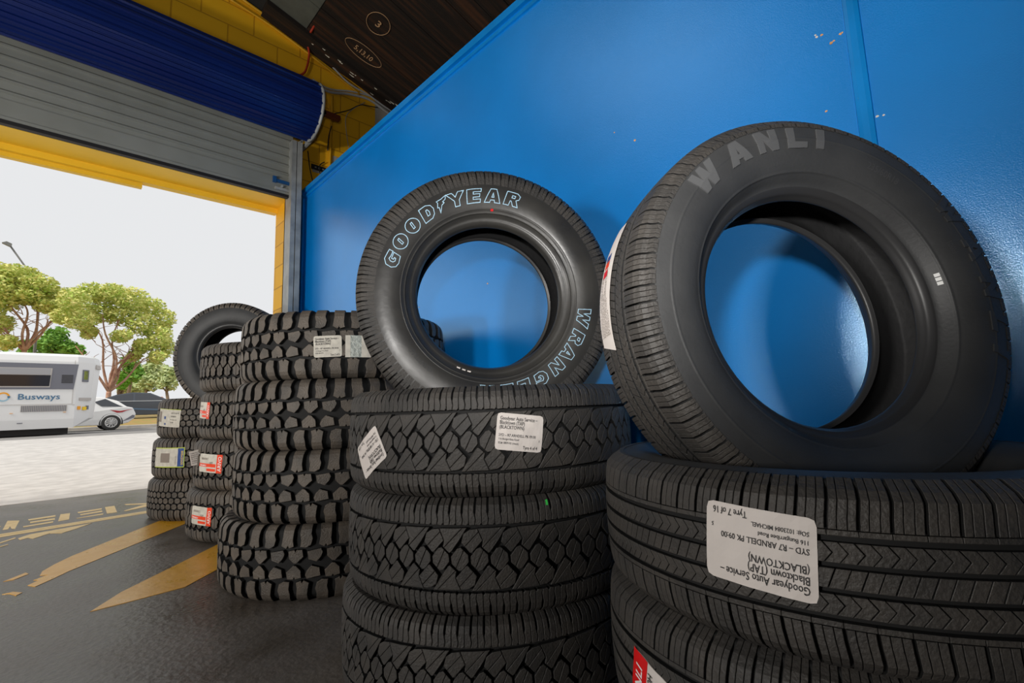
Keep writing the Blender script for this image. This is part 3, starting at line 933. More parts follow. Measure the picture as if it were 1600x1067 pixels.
def block_mat(name, c1, c2, mortar):
    m = mat(name, c1, 0.6)
    nt = m.node_tree
    b = nt.nodes['Principled BSDF']
    tc = nt.nodes['Texture Coordinate']
    sep = nt.nodes.new('ShaderNodeSeparateXYZ')
    add = nt.nodes.new('ShaderNodeMath')
    cmb = nt.nodes.new('ShaderNodeCombineXYZ')
    nt.links.new(tc.outputs['Object'], sep.inputs[0])
    nt.links.new(sep.outputs[0], add.inputs[0])
    nt.links.new(sep.outputs[1], add.inputs[1])
    nt.links.new(add.outputs[0], cmb.inputs[0])
    nt.links.new(sep.outputs[2], cmb.inputs[1])
    br = nt.nodes.new('ShaderNodeTexBrick')
    br.inputs['Color1'].default_value = (*c1, 1)
    br.inputs['Color2'].default_value = (*c2, 1)
    br.inputs['Mortar'].default_value = (*mortar, 1)
    br.inputs['Scale'].default_value = 1.0
    br.inputs['Mortar Size'].default_value = 0.006
    br.inputs['Mortar Smooth'].default_value = 0.2
    br.inputs['Brick Width'].default_value = 0.40
    br.inputs['Row Height'].default_value = 0.20
    nt.links.new(cmb.outputs[0], br.inputs[0])
    nt.links.new(br.outputs[0], b.inputs['Base Color'])
    bp = nt.nodes.new('ShaderNodeBump')
    bp.invert = True
    bp.inputs['Strength'].default_value = 0.5
    bp.inputs['Distance'].default_value = 0.006
    nt.links.new(br.outputs[1], bp.inputs['Height'])
    nt.links.new(bp.outputs[0], b.inputs['Normal'])
    return m
M_BLOCKS = block_mat('yellow_blockwork', srgb(240, 182, 24), srgb(230, 172, 20), srgb(196, 140, 12))

def S(o):
    o['kind'] = 'structure'
    return o

CEIL_Z = lambda x: 4.594 - 0.287 * x if x > -3 else 4.594 + 0.861
# floor
M_FLOOR = mat('worn_dark_concrete', (0.088, 0.072, 0.057), 0.36, spec=0.55, col2=(0.205, 0.185, 0.168), scale=3.0, bump=0.30, bscale=48, rvar=0.12, detail=11, lo=0.36, hi=0.72)
mb = MB(); mb.box((-6, -4, -0.12), (4.2, 5.885, 0.0)); S(mb.build('floor', M_FLOOR))
# painted floor marks
M_PAINT = mat('yellow_floor_paint', srgb(236, 172, 12), 0.32, spec=0.7, col2=srgb(222, 158, 16), scale=12, rvar=0.08, bump=0.12, bscale=40, lo=0.5, hi=0.8)
M_PAINT.node_tree.nodes['Principled BSDF'].inputs['IOR'].default_value = 1.8
M_PAINT_GLARE = mat('glare_floor_paint', srgb(246, 214, 150), 0.45, spec=0.5, col2=srgb(232, 198, 130), scale=14, bump=0.2, bscale=40)  # yellow paint turned pale cream: sky glare from the doorway put into its colour
def floor_poly(name, polys, m, h=0.0016):
    mb = MB()
    for poly in polys:
        p = [at(x, y, 2, 0.0) for x, y in poly]
        if area([(q.x, q.y) for q in p]) < 0: p = p[::-1]
        mb.prism([(q.x, q.y) for q in p], 2, -0.002, h)
    return S(mb.build(name, m))
zf = lambda pts: [(x / 6.4, 760 + y / 6.4) for x, y in pts]
floor_poly('floor_stripe', [[(254, 812), (285, 799), (340, 799), (303, 813), (200, 855), (107, 893), (84, 904), (55, 917), (43, 915), (60, 907), (52, 907), (75, 898), (62, 900), (66, 893), (85, 882), (112, 869)],
                            [(5, 909), (40, 895), (45, 897), (22, 906)], [(3, 929), (20, 925), (35, 926), (25, 931), (15, 928)]], M_PAINT)
floor_poly('floor_stripe', [[(342, 850), (395, 824), (420, 850), (345, 887), (290, 917), (200, 941), (141, 956), (190, 925)]], M_PAINT)
floor_poly('floor_line', [zf([(-1400, 700), (0, 478), (1530, 235), (1900, 178), (1900, 188), (1530, 246), (0, 492), (-1400, 716)]), zf([(-1400, 718), (0, 495), (1530, 248), (1900, 190), (1900, 200), (1530, 257), (0, 509), (-1400, 736)])], M_PAINT_GLARE)
floor_poly('floor_line', [zf([(180, 520), (300, 480), (640, 420), (920, 368), (760, 425), (620, 468), (500, 470), (420, 495), (330, 525), (285, 515), (200, 537)]),
                          zf([(0, 560), (150, 512), (160, 520), (0, 572)]), zf([(0, 600), (80, 578), (82, 585), (0, 608)])], M_PAINT_GLARE)
floor_poly('floor_lettering', [zf(p) for p in (
    [(25, 436), (75, 345), (195, 342), (150, 425), (115, 423), (100, 400), (80, 428)], [(-60, 405), (12, 398), (0, 405)],
    [(280, 330), (555, 288), (555, 302), (290, 342)], [(300, 355), (548, 318), (550, 333), (300, 368)], [(230, 400), (535, 348), (530, 362), (232, 410)],
    [(580, 350), (605, 280), (700, 268), (690, 330)], [(775, 258), (1020, 218), (1015, 232), (785, 268)], [(800, 280), (1020, 242), (1025, 255), (805, 290)],
    [(765, 318), (1035, 270), (1030, 282), (768, 322)], [(1050, 208), (1145, 195), (1170, 258), (1070, 272)],
    [(1245, 178), (1640, 160), (1640, 170), (1260, 186)], [(1240, 243), (1440, 184), (1640, 172), (1540, 186), (1265, 246)])], M_PAINT_GLARE)
# blue partition wall
mb = MB(); mb.box((W_X, -4.0, 0), (W_X + 0.09, D_Y, 2.655)); wall_blue = S(mb.build('wall_right', M_BLUE))
mb = MB()
mb.box((W_X - 0.022, -4.0, 2.630), (W_X + 0.112, D_Y, 2.672))
mb.box((W_X - 0.010, -4.0, 2.592), (W_X, D_Y, 2.612))
S(mb.build('trim_1', M_BLUE_TRIM))
mb = MB(); mb.box((W_X - 0.014, 4.225, 0), (W_X, D_Y, 2.63)); S(mb.build('trim_2', M_BLUE_TRIM))
mb = MB(); mb.prism([(W_X, 0.168), (W_X - 0.006, 0.170), (W_X - 0.009, 0.180), (W_X - 0.009, 0.195), (W_X - 0.006, 0.204), (W_X, 0.206)], 2, 0, 2.63); S(mb.build('trim_3', M_BLUE_TRIM))
def chips(name, spots, m):
    mb = MB()
    rnd = random.Random(3)
    for px, py, r in spots:
        c = at(px, py, 0, W_X)
        n = 7
        ring = [(c.y + r * (0.6 + 0.6 * rnd.random()) * math.cos(2 * PI * i / n), c.z + r * (0.5 + 0.5 * rnd.random()) * math.sin(2 * PI * i / n)) for i in range(n)]
        x0 = W_X - (0.0085 if 1340 < px < 1366 else 0.0012)
        mb.prism(ring, 0, x0, W_X)
    return mb.build(name, m, wall_blue)
chips('paint_chips', [(1299, 67, 0.006), (1284, 55, 0.004), (1303, 64, 0.003), (1313, 53, 0.004), (1316, 51, 0.003), (992, 219, 0.005), (960, 207, 0.003), (1291, 174, 0.0035), (762, 443, 0.005), (655, 480, 0.004)], M_CHIP)
chips('filler_patches', [(1355, 182, 0.006), (1371, 182, 0.004), (1381, 180, 0.003), (1276, 58, 0.004), (1343, 155, 0.002), (1274, 55, 0.003)], M_CHIP_W)

# end wall with the roller door opening
X_L, X_R, Z_L = -3.1, 1.435, 2.575
mb = MB()
mb.box((X_R, D_Y, 0), (2.283, D_Y + 0.30, 4.6))
mb.box((X_L, D_Y, Z_L), (X_R, D_Y + 0.30, 5.5))
mb.box((-6.0, D_Y, 0), (X_L, D_Y + 0.30, 5.9))
S(mb.build('wall_front', M_BLOCKS))
mb = MB(); mb.box((2.283, D_Y + 0.002, 0), (4.2, D_Y + 0.30, 4.2)); S(mb.build('wall_rear', M_GREYWALL))
mb = MB()
mb.box((X_L, D_Y - 0.002, Z_L - 0.006), (X_R, D_Y + 0.36, Z_L))
mb.box((X_L, D_Y + 0.262, Z_L - 0.052), (X_R, D_Y + 0.33, Z_L - 0.006))
mb.box((X_L, D_Y + 0.300, Z_L - 0.085), (X_R - 1.0, D_Y + 0.345, Z_L - 0.052))
S(mb.build('trim_4', M_YELLOW_PLAIN))
# rest of the shell (left, behind, far right)
M_SHELL = mat('painted_shell', (0.05, 0.05, 0.05), 0.9)
mb = MB(); mb.box((-6.1, -4, 0), (-6.0, D_Y, 5.6)); S(mb.build('wall_left', M_SHELL))
mb = MB(); mb.box((-6.1, -4.1, 0), (4.3, -4.0, 5.6)); S(mb.build('wall_back', M_SHELL))
mb = MB(); mb.box((4.2, -4, 0), (4.3, D_Y + 0.3, 4.6)); S(mb.build('wall_side', M_SHELL))
# sloping ceiling: dark boards on the right, grey sheets further left
def sloped(x0, x1, y0, y1, m, name, dz=0.0, th=0.06):
    mb = MB()
    a, b = 4.594 - 0.287 * x0 + dz, 4.594 - 0.287 * x1 + dz
    mb.prism([(x0, a), (x1, b), (x1, b + th), (x0, a + th)], 1, y0, y1)
    return mb.build(name, m)
boards = MB()
y = -4.0
k = 0
rb_ = random.Random(5)
while y < D_Y:
    wdt = 0.19
    y1 = min(D_Y, y + wdt - 0.006)
    d = rb_.uniform(0, 0.012)
    a, b = 4.594 - 0.287 * 1.5 + d, 4.594 - 0.287 * 4.3 + d
    boards.prism([(1.5, a), (4.3, b), (4.3, b + 0.05), (1.5, a + 0.05)], 1, y, y1)
    y += wdt
ceil = S(boards.build('ceiling', M_TIMBER))
S(sloped(1.49, 4.3, -4.0, D_Y, M_TIMBER, 'ceiling_deck', 0.055, 0.05))
sheet = MB()
for i in range(9):
    for j in range(14):
        x0, y0 = 1.5 - 0.45 * (i + 1), 4.10 - 0.30 * (j + 1)
        a, b = 4.594 - 0.287 * x0, 4.594 - 0.287 * (x0 + 0.44)
        sheet.prism([(x0, a), (x0 + 0.44, b), (x0 + 0.44, b + 0.01), (x0, a + 0.01)], 1, y0, y0 + 0.292)
S(sheet.build('ceiling_sheet', M_FIBRO))
S(sloped(-6.1, 1.5, -4.1, D_Y + 0.3, mat('ceiling_backing', (0.02, 0.02, 0.018), 0.9), 'ceiling_backing', 0.012, 0.06))
mb = MB()
mb.prism([(1.16, 4.594 - 0.287 * 1.16 - 0.035), (4.2, 4.594 - 0.287 * 4.2 - 0.035), (4.2, 4.594 - 0.287 * 4.2 + 0.02), (1.16, 4.594 - 0.287 * 1.16 + 0.02)], 1, 4.11, D_Y)
S(mb.build('ceiling_beam', M_TIMBER))
# pale flaking on the beam
mb = MB()
rnd = random.Random(9)
for i in range(16):
    x = 1.9 + 0.62 * rnd.random() if i > 4 else 1.3 + 0.6 * rnd.random()
    yy = 4.13 + 0.11 * rnd.random()
    z = 4.594 - 0.287 * x - 0.0362
    l = rnd.uniform(0.006, 0.03)
    mb.add([(x - l, yy, z + 0.287 * l), (x + l, yy - 0.004, z - 0.287 * l), (x + l * 0.8, yy + 0.008, z - 0.23 * l), (x - l * 0.6, yy + 0.006, z + 0.172 * l)], [(0, 1, 2, 3)])
S(mb.build('ceiling_flaking', M_CHIP_W))
# chalk marks on the boards
ex, ey = Vector((1, 0, -0.287)).normalized(), Vector((0, 1, 0))
def cpt(x, y): return Vector((x, y, 4.594 - 0.287 * x - 0.003))
mb = MB()
c = cpt(1.885, 3.49)
mb.tube([c + ex * 0.10 * math.cos(t) - ey * 0.115 * math.sin(t) for t in np.linspace(0, 2 * PI, 30)], 0.0028, 5)
c2 = cpt(1.945, 3.88)
mb.tube([c2 + ex * 0.185 * math.cos(t) - ey * 0.085 * math.sin(t) for t in np.linspace(0, 2 * PI, 36)], 0.0025, 5)
for s, cc, sz in (('3', c, 0.10), ('5,13,10', c2, 0.085)):
    v, f, wid = text_geo(s)
    mb.add([cc + ex * (p[0] - wid / 2) * sz * (0.75 if len(s) > 2 else 1) - ey * (p[1] - 0.35) * sz - Vector((0, 0, 0.001)) for p in v], f)
S(mb.build('ceiling_chalk_marks', M_CHALK))

mb = MB()
for poly in ([(520, 243), (538, 250), (530, 262), (518, 262)], [(488, 264), (505, 270), (505, 273), (488, 268)]):
    p = [at(x, y, 1, D_Y) for x, y in poly]
    mb.prism([(q.x, q.z) for q in p], 1, D_Y - 0.003, D_Y)
S(mb.build('wall_bare_patch', M_GREYWALL))
# ------------------------------------------------------------------ roller door
door = empty('roller_door', (-0.83, 4.0, 2.55))
tag(door, 'half-raised roller door with dark blue drum and grey ribbed curtain above the opening', 'roller door')
def part(mb, name, m, root, smooth=False):
    o = mb.build(name, m, None, smooth)
    o.parent = root
    o.matrix_parent_inverse = Matrix.Translation(-Vector(root.location))
    return o
# drum, ribbed all round
dy, dz, dr = 3.955, 3.275, 0.236
mb = MB()
ring = []
nr = 18
for i in range(nr):
    for f, h in ((0.0, 0.0), (0.30, 0.002), (0.36, 0.014), (0.52, 0.014), (0.58, 0.002), (0.84, 0.0), (0.88, -0.012), (0.96, -0.012)):
        t = 2 * PI * (i + f) / nr
        ring.append((dy + (dr + h) * math.cos(t), dz + (dr + h) * math.sin(t)))
mb.prism(ring, 0, -3.2, 1.50)
part(mb, 'drum', M_DRUM, door)
mb = MB()
t = np.linspace(0, 2 * PI, 49)
mb.tube([(1.508, dy + (dr + 0.006) * math.cos(a), dz + (dr + 0.006) * math.sin(a)) for a in t], 0.0135, 8)
part(mb, 'drum_rim', M_STEEL, door, True)
mb = MB(); mb.tube([(1.44, dy, dz), (1.60, dy, dz)], 0.022, 12); part(mb, 'axle', M_STEEL, door, True)
# curtain
prof = []
z = 2.70
yc = dy + dr + 0.006
while z < 3.24:
    prof += [(yc, z), (yc, z + 0.046), (yc - 0.016, z + 0.050), (yc - 0.016, z + 0.060), (yc + 0.010, z + 0.063), (yc + 0.010, z + 0.074)]
    z += 0.078
prof2 = prof + [(p[0] + 0.004, p[1]) for p in prof[::-1]]
mb = MB()
n = len(prof)
vs = [(-3.15, a, b) for a, b in prof] + [(1.435, a, b) for a, b in prof]
mb.add(vs, [[i, i + 1, n + i + 1, n + i] for i in range(n - 1)])
vs = [(-3.15, a + 0.003, b) for a, b in prof] + [(1.435, a + 0.003, b) for a, b in prof]
mb.add(vs, [[i, n + i, n + i + 1, i + 1] for i in range(n - 1)])
part(mb, 'curtain', M_CURTAIN, door)
mb = MB()
mb.box((-3.15, yc - 0.012, 2.565), (1.43, yc + 0.012, 2.705))
mb.box((-3.15, yc - 0.026, 2.565), (1.43, yc + 0.02, 2.585))
part(mb, 'bottom_rail', M_CURTAIN, door)
mb = MB(); mb.box((-3.15, yc - 0.022, 2.540), (1.43, yc + 0.018, 2.565)); part(mb, 'weather_strip', M_RUBBERSTRIP, door)
mb = MB()
mb.box((1.405, 4.12, 0), (1.420, 4.27, 3.06)); mb.box((1.482, 4.12, 0), (1.492, 4.27, 3.06)); mb.box((1.405, 4.255, 0), (1.492, 4.27, 3.06))
mb.box((1.420, 4.12, 0), (1.443, 4.128, 3.06)); mb.box((1.450, 4.12, 0), (1.482, 4.128, 3.06))
part(mb, 'guide_channel', M_STEEL, door)
mb = MB()
mb.box((1.498, 4.20, 0), (1.506, 4.285, 3.12)); mb.box((1.498, 4.277, 2.66), (1.545, 4.285, 3.12))
part(mb, 'guide_angle', M_STEEL, door)
mb = MB()
for z in (2.72, 2.80, 2.88, 2.96): mb.box((1.520, 4.2755, z), (1.530, 4.2775, z + 0.028))
part(mb, 'slot', M_RUBBERSTRIP, door)
mb = MB(); mb.box((1.506, 4.262, 0), (1.546, 4.285, 2.62)); S(mb.build('trim_5', mat('blue_over_yellow_paint', srgb(20, 90, 140), 0.5, col2=srgb(190, 150, 30), scale=7, lo=0.5, hi=0.6)))
# lock bolt and handle
M_BLUEBOLT = mat('blue_bolt', srgb(30, 80, 130), 0.4)
mb = MB(); mb.box((1.285, yc - 0.030, 2.655), (1.425, yc - 0.012, 2.680)); mb.box((1.27, yc - 0.034, 2.648), (1.298, yc - 0.012, 2.700)); bolt = part(mb, 'lock_bolt', M_BLUEBOLT, door)
mb = MB(); mb.box((1.29, yc - 0.030, 2.588), (1.425, yc - 0.012, 2.612)); mb.tube([(1.345, yc - 0.035, 2.625), (1.345, yc - 0.010, 2.625)], 0.010, 10); part(mb, 'latch_plate', M_STEEL, door)
# bracket holding the axle
mb = MB()
mb.prism([(1.52, 3.16), (1.62, 3.30), (1.62, 3.33), (1.50, 3.17)], 1, 3.93, 3.97)
mb.box((1.515, 3.93, 3.04), (1.535, 4.285, 3.075)); mb.prism([(3.93, 3.30), (4.285, 3.06), (4.285, 3.09), (3.93, 3.335)], 0, 1.515, 1.525)
part(mb, 'bracket', M_STEEL, door)
mb = MB(); mb.box((1.58, 3.93, 3.292), (1.75, 3.975, 3.335)); part(mb, 'bracket_arm', M_RUSTRED, door)

# cables and conduits on the end wall
def wire(name, pix, r, m, label, cat, Y=4.272, n=6, extra=None):
    pts = [at(x, y, 1, Y if not extra else extra[i]) for i, (x, y) in enumerate(pix)]
    mb = MB(); mb.tube(bez(pts, 6), r, n)
    return tag(mb.build(name, m, None, True), label, cat)
wire('conduit', [(372, -6), (455, 54), (530, 112), (580, 150)], 0.013, M_PIPE_Y, 'yellow painted conduit running down under the sloping roof beam', 'conduit')
wire('conduit', [(352, -6), (430, 45), (505, 102), (562, 147)], 0.011, M_PIPE_Y, 'lower yellow conduit, parallel below the conduit beside the roof beam', 'conduit')
wire('cable', [(486, 126), (513, 143), (545, 147), (575, 155), (600, 172), (622, 190)], 0.013, M_CABLE_W, 'thick white cable bundle leaving the drum end towards the blue wall', 'cable')
wire('cable', [(488, 124), (515, 139), (550, 143), (582, 152), (604, 168), (630, 188)], 0.009, M_CABLE_W, 'second white cable strapped above the thick white bundle', 'cable')
wire('cable', [(520, 105), (545, 130), (575, 148), (606, 170), (626, 180)], 0.009, M_CABLE_W, 'white cable coming down the roof beam to meet the bundle', 'cable', 4.268)
wire('conduit', [(519, 150), (518, 190), (516, 240), (515, 272)], 0.012, M_PIPE_Y, 'upright yellow conduit between drum end and blue wall', 'conduit')
wire('cable', [(480, 68), (483, 85), (479, 106), (472, 116), (456, 118)], 0.010, M_CABLE_R, 'red flexible cable looping down behind the blue drum', 'cable', 4.25)
wire('cable', [(509, -4), (500, 18), (492, 38), (485, 51)], 0.010, M_CABLE_R, 'straight red cable under the grey ceiling sheets', 'cable', extra=[3.7, 3.85, 4.0, 4.08])
wire('cable', [(521, 178), (545, 172), (563, 164), (578, 166), (590, 168)], 0.005, M_CABLE_B, 'thin black cable arching across the yellow blocks', 'cable')
wire('cable', [(548, 250), (541, 205), (541, 182), (552, 170), (570, 160)], 0.004, M_GREYWALL, 'thin grey cable hanging down the yellow blocks near the blue wall', 'cable')
wire('cable', [(518, 197), (514, 212), (512, 235)], 0.006, M_CABLE_B, 'short black cable beside the upright conduit', 'cable', 4.255)
wire('cable', [(500, 146), (512, 160), (517, 180), (516, 196)], 0.005, M_PIPE_Y, 'thin yellow cable curving from the drum end', 'cable', 4.262)
wire('cable', [(481, 236), (484, 262), (489, 284), (493, 292)], 0.005, M_CABLE_B, 'thin black cable hanging beside the guide channel', 'cable', 4.262)
wire('cable', [(507, 253), (500, 258), (500, 270), (508, 276), (516, 272)], 0.005, M_CABLE_B, 'small loop of black cable low on the yellow blocks', 'cable', 4.262)
wire('cable', [(470, 306), (474, 300), (484, 298), (494, 296)], 0.006, M_CABLE_B, 'black cable curling over the corner of the blue wall', 'cable', 4.24)
a = at(486, 256, 1, D_Y); b = at(508, 268, 1, D_Y)
jb = empty('cable_clip_plate', a); tag(jb, 'small dark bracket plate screwed to the yellow blocks above blue wall', 'bracket')
mb = MB(); mb.box((a.x, D_Y - 0.012, b.z - 0.015), (b.x, D_Y, a.z)); part(mb, 'plate', M_RUBBERSTRIP, jb)
mb = MB()
for k in range(3): mb.box((a.x + 0.03 + 0.035 * k, D_Y - 0.016, b.z + 0.0), (a.x + 0.045 + 0.035 * k, D_Y - 0.011, a.z - 0.02))
part(mb, 'screw', M_STEEL, jb)

# ------------------------------------------------------------------ outside ground
M_APRON = mat('pale_concrete_apron', (0.46, 0.44, 0.42), 0.75, col2=(0.60, 0.575, 0.55), scale=5, bump=0.2, bscale=30, detail=9)
M_ASPHALT = mat('grey_road_asphalt', (0.21, 0.20, 0.195), 0.85, col2=(0.27, 0.26, 0.25), scale=3)
M_VERGE = mat('dry_grass_verge', srgb(170, 135, 85), 0.9, col2=srgb(150, 140, 80), scale=4)
M_KERB = mat('concrete_kerb', (0.45, 0.42, 0.38), 0.8, var=0.15, scale=3)
gz = lambda y: 0.0 if y < 5.9 else min(0.12, (y - 5.9) / 14.6 * 0.12)
def ground(name, ys, m, zz=None):
    mb = MB()
    for i, (y0, y1) in enumerate(zip(ys[:-1], ys[1:])):
        z0, z1 = (gz(y0), gz(y1)) if zz is None else (zz[i], zz[i + 1])
        mb.prism([(y0, z0 - 0.3), (y1, z1 - 0.3), (y1, z1), (y0, z0)], 0, -60, 60)
    return S(mb.build(name, m))
ground('ground_apron', [5.893, 20.0], M_APRON)
ground('road', [20.0, 29.3], M_ASPHALT)
mb = MB(); mb.box((-60, 25.55, 0.05), (1.95, 25.67, 0.124)); S(mb.build('road_line', M_WHITE))
ground('kerb', [29.3, 29.5], M_KERB, [0.24, 0.26])
ground('verge', [29.5, 31.0, 34.5, 90], M_VERGE, [0.26, 0.52, 0.60, 0.9])
M_JOINT = mat('joint_filler', srgb(190, 140, 90), 0.8)
mb = MB(); mb.box((-6, 5.885, -0.05), (6, 5.893, -0.001)); S(mb.build('floor_joint', M_JOINT))

# ------------------------------------------------------------------ bus
M_BUS = mat('white_bus_paint', (0.78, 0.785, 0.79), 0.35, spec=0.5)
M_BUSDARK = mat('dark_grey_window_band', srgb(112, 114, 124), 0.4)
M_GLASS_DARK = mat('dark_tinted_glass', (0.02, 0.022, 0.032), 0.08, spec=0.6)
M_GLASS_TOP = mat('pale_window_vent', srgb(160, 160, 164), 0.3)
M_GRILL = mat('grey_grille', srgb(185, 180, 176), 0.6)
M_BUSBLUE = mat('blue_bus_lettering', srgb(70, 115, 150), 0.5)
M_LBLUE2 = mat('light_blue_logo', srgb(150, 190, 210), 0.5)
M_AMBER = mat('amber_lens', srgb(240, 165, 40), 0.3)
M_LAMPRED = mat('red_lens', srgb(170, 40, 45), 0.3)
bus = empty('bus', (0.73, 23.0, 0.12), math.radians(4.7))
tag(bus, 'white bus passing on the road behind a white hatchback', 'bus')
def bpart(mb, name, m, parent=None, smooth=False):
    return mb.build(name, m, parent or bus, smooth)
def zb(z): return z - 0.12
mb = MB()
plan = [(-9.0, 0.0), (0.0, 0.0), (0.55, 0.45), (0.78, 1.0), (0.78, 2.35), (-9.0, 2.35)]
lay = [(0.24, [0.0, 0.0, 0.0, 0.0, 0.0, 0], 0.03), (0.55, None, 0.0), (2.55, None, 0.02), (2.74, None, 0.07), (2.83, None, 0.22)]
V = []
for li, (z, _, ins_) in enumerate(lay):
    for i, (x, y) in enumerate(plan):
        zz = z + ((0.0, 0.0, 0.14, 0.20, 0.20, 0.0)[i] if li == 0 else 0)
        xx = x - (0.0, 0.0, 0.22, 0.34, 0.34, 0.0)[i] * (1 if li == 0 else 0) - ((0, 0, 0.10, 0.12, 0.12, 0)[i] if li == 1 else 0)
        yy = y + (ins_ if y < 0.3 else (-ins_ if y > 2 else 0))
        xx -= ins_ * (1 if x > 0.1 else 0)
        V.append((xx, yy, zz))
n = 6
Fs = [[l * n + i, l * n + (i + 1) % n, (l + 1) * n + (i + 1) % n, (l + 1) * n + i] for l in range(len(lay) - 1) for i in range(n)] + [list(range(n))[::-1], [(len(lay) - 1) * n + i for i in range(n)]]
mb.add(V, Fs); bpart(mb, 'body', M_BUS)
mb = MB(); mb.box((-8.8, 0.25, 0.03), (-0.1, 2.1, 0.42)); bpart(mb, 'chassis', M_RUBBERSTRIP)
rr = lambda x0, z0, x1, z1, sk=0.0: [(x0, z0), (x1, z0), (x1 + sk, z1), (x0, z1)]
mb = MB(); mb.prism(rr(-8.6, 1.58, -0.07, 2.46, 0.09), 1, -0.012, 0.01); bpart(mb, 'window_band', M_BUSDARK)
for xa, xb in ((-1.95 - 0.0, -0.68), (-3.4, -2.05), (-4.9, -3.5), (-6.4, -5.0)):
    wd = MB(); wd.prism(rr(xa, 1.64, xb, 2.30, 0.03), 1, -0.020, 0.0)
    wo = bpart(wd, 'window_frame', M_GRILL)
    wd = MB(); wd.prism(rr(xa + 0.03, 1.68, xb - 0.02, 2.06, 0.02), 1, -0.026, -0.01); bpart(wd, 'pane', M_GLASS_DARK, wo)
    wd = MB(); wd.prism(rr(xa + 0.03, 2.08, xb - 0.02, 2.28, 0.01), 1, -0.026, -0.01); bpart(wd, 'vent_pane', M_GLASS_TOP, wo)
mb = MB()
for k in range(6): mb.box((-0.40, -0.022, 1.80 + 0.05 * k), (-0.10, -0.008, 1.825 + 0.05 * k))
bpart(mb, 'vent', M_RUBBERSTRIP)
mb = MB(); mb.box((-1.34, -0.010, 0.82), (-0.20, 0.0, 1.03)); go = bpart(mb, 'grille', M_GRILL)
mb = MB()
for k in range(26): mb.box((-1.32 + 0.043 * k, -0.016, 0.825), (-1.30 + 0.043 * k, -0.008, 1.025))
bpart(mb, 'slats', M_BUSDARK, go)
mb = MB()
v, f, wid = text_geo('Busways')
kx = 1.04 / wid
mb.add([(-1.44 + p[0] * kx, -0.012, 1.235 + p[1] * 0.27) for p in v], f); bpart(mb, 'lettering', M_BUSBLUE)
mb = MB()
def arc(cx, cz, r, a0, a1, wdt):
    t = np.linspace(rad(a0), rad(a1), 18)
    pts = [(cx + (r + wdt / 2) * math.cos(a), cz + (r + wdt / 2) * math.sin(a)) for a in t] + [(cx + (r - wdt / 2) * math.cos(a), cz + (r - wdt / 2) * math.sin(a)) for a in t[::-1]]
    n = 18
    mb.add([(p[0], -0.013, p[1]) for p in pts], [[i, i + 1, 2 * n - 2 - i, 2 * n - 1 - i] for i in range(n - 1)], 0)
arc(-1.76, 1.325, 0.13, 8, 185, 0.045); bpart(mb, 'logo_arc', M_AMBER, None)['label'] = 'orange logo arc'
mb = MB(); arc(-1.76, 1.325, 0.13, 190, 345, 0.04); bpart(mb, 'logo_arc', M_LBLUE2)['label'] = 'pale blue logo arc'
mb = MB(); mb.tube([(-1.635, -0.016, 1.325), (-1.635, -0.004, 1.325)], 0.035, 14); bpart(mb, 'logo_dot', M_BUSBLUE)
for x in (-1.58, -0.29):
    mb = MB(); mb.box((x, -0.016, 0.775), (x + 0.075, -0.004, 0.79)); bpart(mb, 'side_marker', M_AMBER)
mb = MB(); mb.box((-1.39, -0.014, 0.44), (-1.26, -0.002, 0.465)); bpart(mb, 'fuel_flap', M_BUSDARK)
mb = MB(); mb.box((-0.085, -0.006, 1.05), (-0.07, 0.0, 2.6)); mb.box((-9, -0.005, 1.055), (-0.07, 0.0, 1.07)); mb.box((-0.07, -0.006, 1.03), (0.0, 0.0, 1.045)); bpart(mb, 'panel_seam', M_GRILL)
# rear quarter: window, lights, number patch
def rq(u, v0, z, d=0.02):      # point on the rear quarter facets
    a, b = (Vector((0.0, 0.0)), Vector((0.55, 0.45))) if u < 1 else (Vector((0.55, 0.45)), Vector((0.78, 1.0)))
    t = u if u < 1 else u - 1
    p = a + (b - a) * t
    nrm = Vector(((b - a).y, -(b - a).x)).normalized()
    p += nrm * d
    return (p.x - (0.02 if z > 2.4 else 0), p.y, z)
def rpatch(u0, u1, z0, z1, m, name):
    mb = MB()
    q = [rq(u0, 0, z0), rq(u1, 0, z0), rq(u1, 0, z1), rq(u0, 0, z1)]
    q2 = [rq(u0, 0, z0, -0.02), rq(u1, 0, z0, -0.02), rq(u1, 0, z1, -0.02), rq(u0, 0, z1, -0.02)]
    mb.add(q + q2, [(0, 1, 2, 3), (0, 4, 5, 1), (1, 5, 6, 2), (2, 6, 7, 3), (3, 7, 4, 0)])
    return bpart(mb, name, m)
rpatch(0.30, 0.62, 1.85, 2.28, M_BUSDARK, 'rear_window')
rpatch(0.35, 0.57, 1.93, 2.24, M_LGREEN, 'pane')
rpatch(0.20, 0.85, 1.18, 1.28, M_GRILL, 'badge')
rpatch(0.14, 0.30, 0.86, 0.98, M_AMBER, 'tail_light'); rpatch(0.44, 0.62, 0.84, 0.96, M_LYEL, 'tail_light'); rpatch(0.64, 0.74, 0.86, 1.0, M_BUSDARK, 'reflector')
rpatch(1.1, 1.9, 2.35, 2.5, M_GRILL, 'rear_vent')
M_TYRE_FAR = mat('far_tyre_rubber', (0.03, 0.03, 0.03), 0.8)
M_ALLOY = mat('alloy_wheel', (0.55, 0.55, 0.55), 0.35, 0.5)
